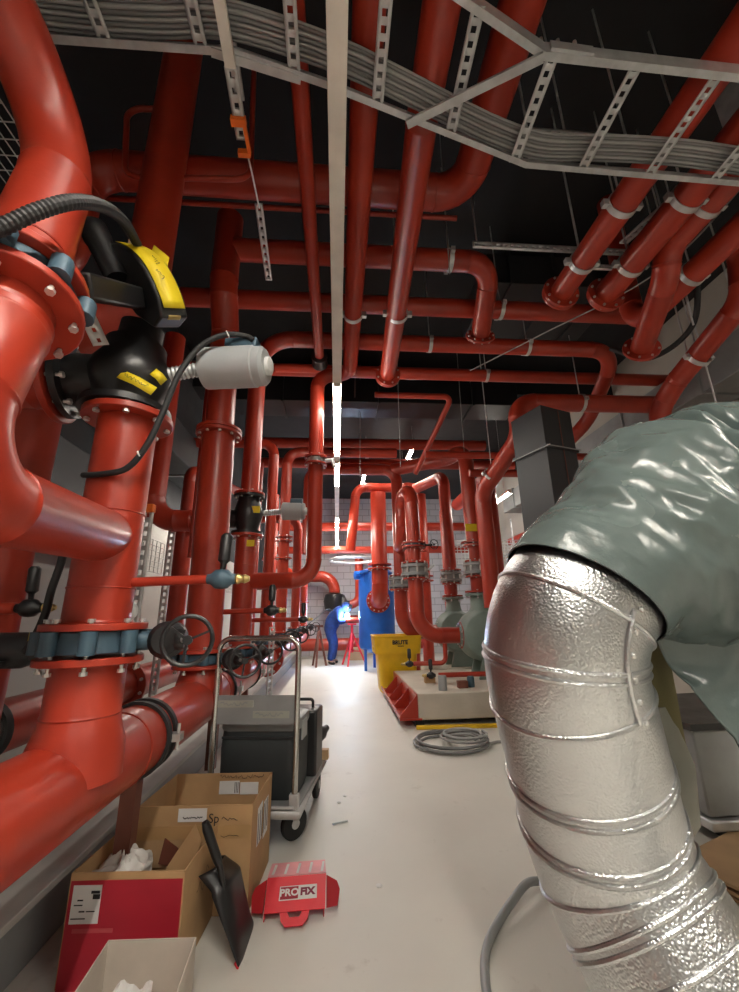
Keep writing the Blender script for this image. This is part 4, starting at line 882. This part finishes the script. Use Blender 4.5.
def bsec(w, d, z, cy): return [V((x, y + cy, z)) for x, y in rr(w, d, .06)]
part('bag_body', loft([bsec(.43, .30, .0, .26), bsec(.45, .34, .03, .26), bsec(.46, .35, .25, .26), bsec(.45, .32, .36, .26), bsec(.43, .28, .385, .26)]), mat('black_bag_cloth', (.03, .036, .038), .7), bag)
part('top_rim', loft([bsec(.46, .33, .345, .26), bsec(.47, .34, .36, .26), bsec(.465, .33, .40, .26), bsec(.42, .28, .41, .26)]), STEELP, bag, 'grey reinforced top edge')
part('zip_band', G().box((0, .086, .315), (.42, .006, .012)), GREYD, bag); part('side_strap', G().box((.235, .24, .33), (.008, .12, .10)), GREYP, bag)
part('carry_handle', G().tube(smooth([(-.16, .2, .40), (-.1, .19, .43), (.05, .19, .435), (.16, .2, .40)], 24), .011, 8), BLACK, bag)
tc_ = thing('tool_case', 'black tool case with a red lid catch behind the tool bag on the trolley', 'case', (-.462, 2.60, .2175), rotz=-.15)
part('case_body', G().box((.14, .56, .19), (.26, .22, .38)), BLACK, tc_, bevel=.015); part('lid_catch', G().box((.14, .449, .37), (.10, .012, .03)), REDB, tc_, 'red lid catch'); part('carry_handle', pipe_geo([(.06, .56, .38), (.06, .56, .43), (.22, .56, .43), (.22, .56, .38)], .01, .02, 8, False), BLACK, tc_)
dm = thing('power_drill', 'dark cordless power tool lying at the right rear of the trolley', 'power tool', (-.462, 2.60, .2175), rotz=-.15)
part('tool_body', G().lathe((.22, .70, .16), (.3, .6, .2), [(.03, -.08), (.045, -.06), (.045, .06), (.03, .09), (.02, .13)], 18), BLACK, dm); part('grip', G().bar((.21, .68, .16), (.2, .64, .03), .05, .04), BLACK, dm, bevel=.006); part('battery', G().box((.2, .645, .03), (.08, .10, .06)), BLUEG, dm, bevel=.006)
wp = thing('wood_block', 'small pine block at the rear right corner of the trolley', 'wood block', (-.462, 2.60, .2175), rotz=-.15); part('block', G().box((.26, .80, .03), (.06, .05, .06)), WOOD, wp)
rw = single('steel_rod', G().tube([(-.02, 2.9, .006), (.07, 2.93, .006)], .005, 8), STEEL, 'thin steel rod end lying on the floor right of the trolley', 'rod')
for k, (x, y) in enumerate(((.2, 2.3), (.02, 3.2), (.06, 3.3))): single('paper_scrap', G().lathe((x, y, 0), Z, [(.012, 0), (.016, .004), (.006, .008)], 7), WHITE, ('white scrap on the open floor right of the red flat box', 'nearer pale scrap on the floor right of the trolley', 'farther pale scrap on the floor right of the trolley')[k], 'scrap')

# ------------------------------------------------------------------ cardboard boxes
def open_box(o, w, d, h, m=CARD):
    g = G(); x, y = w / 2, d / 2
    g.add([(-x, -y, .003), (x, -y, .003), (x, y, .003), (-x, y, .003), (-x, -y, h), (x, -y, h), (x, y, h), (-x, y, h)], [(0, 1, 2, 3), (0, 1, 5, 4), (1, 2, 6, 5), (2, 3, 7, 6), (3, 0, 4, 7)])
    return part('box_body', g, m, o, smooth=False, solid=.006)
b2 = thing('cardboard_box', 'open brown cardboard box with handwriting and labels, in front of the trolley', 'box', (-.605, 2.375, 0), rotz=-.07)
open_box(b2, .50, .385, .40)
part('tape_strip', G().box((.0, -.1965, .30), (.495, .001, .05)), mat('brown_tape', (.48, .29, .13), .35), b2, 'brown tape')
part('address_label', G().box((-.01, -.1975, .365), (.125, .0015, .05)), WHITE, b2); scribble((-.05, -.1985, .355), X, Z, .085, .008, 26, b2, INK, .004, 8, 'barcode')
text('Sp', .05, (.085, -.198, .35), X, Z, INK, b2, 'handwriting'); scribble((.12, -.198, .35), X, Z, .07, .018, 9, b2, INK, .003, 9); scribble((.12, -.198, .285), X, Z, .08, .012, 7, b2, INK, .002, 12)
part('shipping_label', G().box((.03, .187, .335), (.105, .0015, .06)), WHITE, b2); part('shipping_label', G().box((.135, .187, .33), (.095, .0015, .055)), WHITE, b2)
for k in range(4): part('barcode', G().box((.06 + k * .008, .1855, .335), (.003, .001, .05)), INK, b2)
scribble((-.02, .1862, .385), X, Z, .23, .02, 46, b2, INK, .0028, 14)
for s, zz in ((.0, .27), (.12, .25)): part('side_label', G().box((.2535, s - .05, zz), (.0015, .09, .15)), WHITE, b2)
for k in range(6): part('barcode', G().box((.2546, -.08 + k * .035, .26), (.001, .008, .12)), INK, b2)
b1 = thing('cardboard_box', 'open cardboard box with a crimson front, nearest on the floor', 'box', (-.725, 2.035, 0), rotz=-.07)
open_box(b1, .40, .375, .33)
part('printed_front', G().box((0, -.1915, .155), (.394, .0015, .305)), PRINT, b1, 'crimson printed front')
part('address_label', G().box((-.135, -.193, .24), (.10, .0015, .11)), WHITE, b1)
for k, (dx, dz, w, h) in enumerate(((.03, .035, .03, .008), (.035, .022, .025, .014), (-.02, .012, .02, .004), (-.025, -.002, .03, .003), (-.01, -.02, .02, .004), (.02, -.02, .03, .003), (-.02, -.04, .05, .003))):
    part('label_print', G().box((-.135 + dx, -.1942, .24 + dz), (w, .001, h)), INK, b1)
part('faint_print', G().box((-.10, -.1926, .165), (.14, .0008, .012)), mat('faded_crimson', (.50, .07, .08), .6), b1)
part('flap', G().box((0, .15, .25), (.38, .003, .14), Matrix.Rotation(-.12, 3, 'X')), CARDD, b1)
for k, (x, y) in enumerate(((.195, -.02), )): scribble((.2035, -.06, .2), Y, Z, .12, .08, 10, b1, mat('light_print', (.30, .18, .08), .8), .006, 16, 'printed_mark')
bg = thing('plastic_bag', 'crumpled milky plastic bag inside the crimson fronted box', 'bag', (-.815, 1.99, .185), rotz=.2)
part('bag_body', G().grid(lambda a, b: V((.10 * math.cos(2 * PI * b) * math.sin(PI * (a * .9 + .05)), .09 * math.sin(2 * PI * b) * math.sin(PI * (a * .9 + .05)), .12 * a + .02)) * (1 + .28 * noise.noise(V((a * 5, math.cos(2 * PI * b) * 2, math.sin(2 * PI * b) * 2)))), 24, 40, True), CLEAR, bg, ang=25)
cs = thing('cardboard_scrap', 'torn pointed cardboard scrap sticking up inside the crimson fronted box', 'cardboard', (-.64, 2.1, .2), rotz=-.2)
part('torn_panel', G().prism([(-.06, 0), (.06, 0), (.055, .10), (.02, .15), (-.03, .06)], (0, 0, .0), V((1, .3, 0)), V((.1, .2, 1)), .004), CARD, cs); part('torn_panel', G().prism([(-.07, 0), (.05, 0), (.02, .06), (-.06, .085)], (-.05, .03, 0), V((1, -.2, 0)), V((0, .2, 1)), .004), BROWN, cs)
b0 = thing('paper_tray', 'pale open paper box with crumpled paper, cut by the bottom edge of the picture', 'box', (-.60, 1.60, 0), rotz=-.06)
g = G(); x, y, h = .14, .13, .2
g.add([(-x * 1.15, -y * 1.4, .02), (x * 1.15, -y * 1.4, .02), (x, y, .003), (-x, y, .003), (-x * 1.15, -y * 1.4, .12), (x * 1.1, -y * 1.4, .12), (x, y, h), (-x, y, h)], [(0, 1, 2, 3), (0, 1, 5, 4), (1, 2, 6, 5), (2, 3, 7, 6), (3, 0, 4, 7)])
part('tray_body', g, PAPER, b0, smooth=False, solid=.005)
pw = thing('crumpled_paper', 'crumpled white paper lying in the pale paper box', 'paper', (-.61, 1.57, .09), rotz=.3)
part('sheet', G().grid(lambda a, b: V((.16 * (a - .5), .16 * (b - .5), .04 + .035 * noise.noise(V((a * 3, b * 3, 3))) + .012 * noise.noise(V((a * 8, b * 8, 1))))), 18, 18), WHITE, pw, smooth=False, solid=.002)

# dustpan standing on edge, leaning on the boxes
dpn = thing('dustpan', 'black dustpan with upright handle leaning against the boxes', 'dustpan', (-.40, 1.96, 0))
H0, H1 = V((-.342, 1.895, .006)), V((-.435, 1.945, .285))
ax = (H1 - H0).normalized(); sd_ = V((.03, 1., .05)); sd_ = (sd_ - ax * sd_.dot(ax)).normalized(); nn_ = ax.cross(sd_)
PW = .235
def pan(a, b):
    c = (2 * b - 1); w = PW * (1 - .25 * max(0, a - .75) * 4 * abs(c) ** 2)
    return H0 + ax * (.29 * a) + sd_ * (PW / 2 + w * c / 2) + nn_ * (.055 * (abs(c) ** 5) * min(1, a * 1.3) + .05 * max(0, a - .8) * 5)
part('pan', G().grid(pan, 24, 24), BLACK, dpn, solid=.005, ang=50)
part('red_lip', G().ribbon([H0 + sd_ * (PW * k / 8) + nn_ * .006 for k in range(9)], (ax + nn_ * .4).normalized(), .03), REDB, dpn, 'red rubber lip', solid=.004)
part('red_edge', G().tube([H0 + sd_ * PW + nn_ * .01 + ax * .02, H0 + sd_ * PW + nn_ * .055 + ax * .2], .005, 8), REDB, dpn, 'red edge trim')
HB, HT = H1 + sd_ * .03 - ax * .01 + nn_ * .02, V((-.512, 1.945, .43))
part('handle', G().tube([HB - ax * .08, HB, HB.lerp(HT, .2), HB.lerp(HT, .85), HT], [.008, .012, .017, .018, .012], 16), BLACK, dpn, 'black handle')
# red flat box
px_, py_ = -.17, 2.25
pf = thing('flattened_box', 'red unfolded carton with a white lettered logo lying on the floor', 'carton', (px_, py_, 0))
u = V((.995, .03, 0)); v = V((-.03, .93, .33)).normalized(); o0 = V((px_, py_ - .06, .055)); w_ = u.cross(v)
part('front_panel', G().prism([(-.125, -.075), (.125, -.075), (.13, .075), (-.13, .075)], o0, u, v, .003), REDB, pf)
part('striped_panel', G().prism([(-.13, 0), (.13, 0), (.125, .13), (-.125, .13)], o0 + v * .078 + V((0, .002, 0)), u, V((-.03, .98, -.10)).normalized(), .003), PINK, pf, 'pink and white striped panel')
for k in range(5): part('stripe', G().bar(o0 + v * .078 + u * (-.11 + .055 * k) + V((0, .012, .0025)), o0 + v * .078 + u * (-.135 + .055 * k + .03) + V((0, .105, -.006)), .011, .001), WHITE, pf)
for s in (-1, 1): part('side_flap', G().prism([(0, -.07), (s * .05, -.05), (s * .062, .02), (s * .05, .055), (0, .07)] if s > 0 else [(0, -.07), (0, .07), (-.05, .055), (-.062, .02), (-.05, -.05)], o0 + u * s * .131 - w_ * .002, (u - w_ * .35 * s).normalized(), v, .003), mat('dark_red_card', (.42, .012, .02), .5), pf)
part('tuck_tab', G().prism([(-.06, .0), (-.055, -.03), (-.035, -.055), (.035, -.055), (.055, -.03), (.06, 0), (.03, .0), (.02, -.02), (-.02, -.02), (-.03, 0)], o0 - v * .077, u, (v + V((0, .3, .1))).normalized(), .003), REDB, pf)
part('logo_frame', G().prism([(-.08, -.03), (.08, -.03), (.08, .03), (-.08, .03)], o0 + w_ * .002 + u * .01, u, v, .001), WHITE, pf); part('logo_field', G().prism([(-.076, -.026), (.0, -.026), (.0, .026), (-.076, .026)], o0 + w_ * .0027 + u * .01, u, v, .001), mat('logo_red', (.36, .012, .03), .6), pf)
text('PRO', .042, o0 + w_ * .0036 + u * -.028, u, v, WHITE, pf, 'logo_lettering', .0013); text('FIX', .042, o0 + w_ * .0032 + u * .049, u, v, mat('logo_maroon', (.20, .012, .05), .6), pf, 'logo_lettering', .0022)
for s in (-1, 1): part('side_wall', G().prism([(-.07, -.048), (.06, -.05), (.06, .0), (-.07, -.02)], o0 + u * s * .122 - V((0, 0, .004)), Y, Z, .003), REDB, pf)

# ------------------------------------------------------------------ far end of the room
vf = thing('pump_valve', 'black bolted valve on the block wall behind the welder', 'valve', (-.06, 12.9, 1.3))
part('valve_body', G().lathe((-.08, 12.9, 1.3), Z, [(.12, 0), (.28, .05), (.33, .3), (.28, .5), (.14, .55)], 28), BLACK, vf); part('valve_flange', G().lathe((.1, 12.9, 1.5), X, [(.15, 0), (.3, .05), (.3, .12), (.12, .2), (.12, .3)], 24), BLACK, vf)
pipe('red pipe arching over the black valve on the block wall', [(-1.2, 12.9, 2.35), (-.08, 12.9, 2.35), (-.08, 12.9, 1.86)], .17, R=.45)
pipe('red pipe curling up right of the black valve on the block wall', [(.38, 12.9, 1.5), (.68, 12.9, 1.5), (.68, 12.9, 2.9)], .13, R=.3)
pipe('low red pipe along the foot of the block wall', [(-1.6, 12.7, .38), (2.6, 12.7, .38)], .17)
pipe('thin red pipe halfway up the block wall', [(.2, 13.3, 1.15), (1.2, 13.3, 1.15)], .04)
single('curved_hoop', G().torus((.42, 11.2, 2.62), Z, .62, .035, 48, 8), STEEL, 'large silver hoop hanging beyond the far lamp', 'hoop')
pst = thing('pipe_stand', 'brown tripod pipe stand left of the welder', 'stand', (-.45, 10.9, 0))
for a in (.3, 2.4, 4.5): part('leg', G().bar((-.45, 10.9, .92), (-.45 + .20 * math.cos(a), 10.9 + .3 * math.sin(a), .0), .05), BROWN, pst)
part('saddle', G().box((-.45, 10.9, .94), (.2, .12, .05)), BROWN, pst)
jst = thing('jack_stand', 'red tripod jack stand right of the welder', 'stand', (.38, 10.9, 0))
for k in range(3):
    a = 2 * PI * k / 3 + .2; part('leg', G().bar((.38, 10.9, .78), (.38 + .36 * math.cos(a), 10.9 + .3 * math.sin(a), 0), .045), REDB, jst)
part('post', G().tube([(.38, 10.9, .3), (.38, 10.9, .95)], .035, 10), REDB, jst); part('saddle', G().box((.38, 10.9, .97), (.22, .1, .04)), REDB, jst)
for k in range(3):
    a = 2 * PI * (k + .5) / 3 + .2; part('brace', G().bar((.38, 10.9, .34), (.38 + .2 * math.cos(a - 1.05), 10.9 + .18 * math.sin(a - 1.05), .32), .025), REDB, jst)
wk = pipe('short red pipe piece being welded on the jack stand', [(.22, 10.9, 1.065), (.85, 10.9, 1.065)], .07)
cr_ = single('wooden_crate', G().box((.55, 12.2, .16), (.4, .35, .32)), WOOD, 'wooden crate on the floor behind the red jack stand', 'crate', bevel=.01)
for k, (x, y, z, w, h, l) in enumerate(((4.35, 7.5, 1.8, .9, .7, 'nearest grey switch box on the right wall'), (4.35, 9.0, 1.6, 1.1, 1.0, 'middle grey switch box on the right wall'), (4.35, 10.8, 1.9, .8, .8, 'farthest grey switch box on the right wall'))):
    o = thing('switch_box', l, 'switch box', (x, y, z - h / 2)); part('box_body', G().box((x + .02, y, z), (.25, w, h)), GREYP, o, bevel=.01); part('box_door', G().box((x - .115, y, z), (.02, w * .92, h * .92)), GREYP, o, bevel=.005)
for k in range(6):
    y = 6.6 + k * .85; strut(('first', 'second', 'third', 'fourth', 'fifth', 'sixth')[k] + ' upright steel strut from the viewer along the right wall', (4.05, y, .0), (4.05, y, 3.3), Y, .06, (), .1)
for k, x in enumerate((2.9, 3.2, 3.5)): single('steel_conduit', G().tube([(x, 8.0 + k * .3, .0), (x, 8.0 + k * .3, 3.8)], .05, 10), STEEL, ('left', 'middle', 'right')[k] + ' upright grey conduit of three behind the labelled riser', 'conduit')
mesh_tray('wire mesh tray hanging behind the risers on the right', (2.4, 8.6, 2.2), (1.6, 0, 0), (0, 0, .5), .1, 20, 7, .014)
# ------------------------------------------------------------------ the welder
wd = thing('person', 'person in blue work clothes and hood bending forward to weld', 'person', (-.05, 11.3, 0))
def skin(name, nodes, edges, m, parent, root=0, sub=2):
    o0 = off(parent); me = bpy.data.meshes.new(name); me.from_pydata([tuple(V(n[0]) - o0) for n in nodes], edges, [])
    o = bpy.data.objects.new(name, me); COL.objects.link(o); o.parent = parent
    md = o.modifiers.new('skin', 'SKIN'); sv = me.skin_vertices[0] if me.skin_vertices else None
    if sv is None:
        bm2 = __import__('bmesh').new(); bm2.from_mesh(me); bm2.verts.layers.skin.verify(); bm2.to_mesh(me); bm2.free(); sv = me.skin_vertices[0]
    for i, n in enumerate(nodes):
        r = n[1]; sv.data[i].radius = r if isinstance(r, tuple) else (r, r); sv.data[i].use_root = (i == root)
    s = o.modifiers.new('sub', 'SUBSURF'); s.levels = sub; s.render_levels = sub; md.use_smooth_shade = True; me.materials.append(m); return o
wx, wy = -.16, 11.3
J = dict(pel=((wx, wy, .90), .15), sp=((wx + .06, wy - .02, 1.08), .155), ch=((wx + .18, wy - .05, 1.26), .17), nk=((wx + .30, wy - .08, 1.37), .065), hd=((wx + .40, wy - .10, 1.41), .095), ht=((wx + .47, wy - .11, 1.45), .085),
         ls=((wx + .19, wy - .23, 1.29), .08), le=((wx + .22, wy - .34, 1.02), .055), lw=((wx + .40, wy - .36, 1.08), .042), lh=((wx + .46, wy - .37, 1.10), .036),
         rs=((wx + .25, wy + .14, 1.29), .08), re=((wx + .30, wy + .22, 1.03), .055), rw=((wx + .44, wy + .03, 1.09), .042), rh=((wx + .49, wy - .03, 1.10), .036),
         lhp=((wx - .02, wy - .11, .84), .11), lk=((wx + .07, wy - .16, .47), .075), la=((wx - .02, wy - .16, .08), .05), lt=((wx + .13, wy - .18, .045), .045),
         rhp=((wx - .02, wy + .11, .84), .11), rk=((wx + .10, wy + .16, .47), .075), ra=((wx + .05, wy + .18, .08), .05), rt=((wx + .2, wy + .17, .045), .045))
E_ = [('pel', 'sp'), ('sp', 'ch'), ('ch', 'nk'), ('nk', 'hd'), ('hd', 'ht'), ('ch', 'ls'), ('ls', 'le'), ('le', 'lw'), ('lw', 'lh'), ('ch', 'rs'), ('rs', 're'), ('re', 'rw'), ('rw', 'rh'), ('pel', 'lhp'), ('lhp', 'lk'), ('lk', 'la'), ('la', 'lt'), ('pel', 'rhp'), ('rhp', 'rk'), ('rk', 'ra'), ('ra', 'rt')]
K = list(J)
skin('body', [J[k] for k in K], [(K.index(a), K.index(b)) for a, b in E_], SKIN, wd)
K2 = [k for k in K if k not in ('hd', 'ht', 'lh', 'rh', 'lt', 'rt')]
skin('coverall', [(J[k][0], J[k][1] * 1.25 + .02) for k in K2], [(K2.index(a), K2.index(b)) for a, b in E_ if a in K2 and b in K2], WORK, wd)
for t, a in (('lt', 'la'), ('rt', 'ra')): skin('boot', [((J[a][0][0], J[a][0][1], .10), .055), ((J[a][0][0], J[a][0][1], .05), .055), ((J[t][0][0], J[t][0][1], .045), .048)], [(0, 1), (1, 2)], BLACK, wd)
hc = V(J['hd'][0])
part('hood', G().lathe(hc + V((-.06, 0, -.07)), V((.75, 0, .66)), [(.07, -.03), (.125, .02), (.14, .09), (.125, .15), (.08, .19), (.02, .205)], 24), WORK, wd, 'blue hood')
part('face_shield', G().lathe(hc + V((.05, -.02, -.02)), V((.6, -.25, -.75)), [(.115, 0), (.12, .03), (.10, .06), (.06, .075)], 20), BLACK, wd, 'dark welding shield')
for h, w in (('lh', 'lw'), ('rh', 'rw')):
    c, d = V(J[h][0]), (V(J[h][0]) - V(J[w][0])).normalized(); sdv = d.cross(Z).normalized()
    for k, ln in enumerate((.062, .072, .068, .055)):
        b = c + sdv * (.028 - .018 * k) + d * .02
        part('gloved_finger', G().tube([b, b + d * ln * .55, b + d * ln * .8 - Z * ln * .4, b + d * ln * .55 - Z * ln * .7], [.011, .0105, .0095, .008], 8), GREYD, wd)
    b = c + sdv * .03; part('gloved_thumb', G().tube([b, b + d * .03 + sdv * .015 - Z * .01, b + d * .05 - Z * .03], [.012, .011, .009], 8), GREYD, wd)
tch = thing('welding_torch', 'welding torch held by the person, with a bright blue white arc at its tip', 'torch', (.3, 11.2, 1.1))
part('torch_grip', G().tube([(.31, 10.97, 1.10), (.29, 10.90, 1.15)], .02, 10), BLACK, tch); part('torch_neck', G().tube([(.29, 10.90, 1.15), (.26, 10.87, 1.17)], .012, 8), BRASS, tch)
part('arc', G().lathe((.255, 10.86, 1.12), Z, [(.005, 0), (.045, .02), (.062, .06), (.045, .10), (.005, .12)], 14), ARC, tch, 'bright blue white arc')
cable('thin torch hose trailing from the left header to the welder', [(-.7, 10.6, 1.0), (-.5, 10.9, 1.15), (-.25, 11.0, 1.35), (-.1, 11.0, 1.3)], .011, RUBBER)

# ------------------------------------------------------------------ camera, world, colour
cam = bpy.data.cameras.new('camera'); co = bpy.data.objects.new('camera', cam); COL.objects.link(co)
cam.sensor_fit = 'VERTICAL'; cam.sensor_height = 24.; cam.lens = 24. * 411 / 992; cam.clip_start = .05; cam.clip_end = 60
R_ = Matrix(((0.99699148, -0.00517918, -0.07733796), (-0.07573757, -0.27731602, -0.95778894), (-0.0164865, 0.9607648, -0.27687397)))
# rows are the room's axes seen from the camera
co.matrix_world = Matrix.Translation((0, 0, 1.2)) @ R_.to_4x4()
SC.camera = co
w = bpy.data.worlds.new('world'); SC.world = w; w.use_nodes = True
w.node_tree.nodes['Background'].inputs[0].default_value = (.5, .52, .55, 1); w.node_tree.nodes['Background'].inputs[1].default_value = .2
SC.view_settings.view_transform = 'Standard'; SC.view_settings.look = 'None'; SC.view_settings.gamma = 1; SC.view_settings.use_curve_mapping = False
SC.view_settings.exposure = .95
SC.cycles.use_denoising = True; SC.cycles.max_bounces = 8; SC.cycles.sample_clamp_indirect = 6; SC.cycles.caustics_reflective = False; SC.cycles.caustics_refractive = False
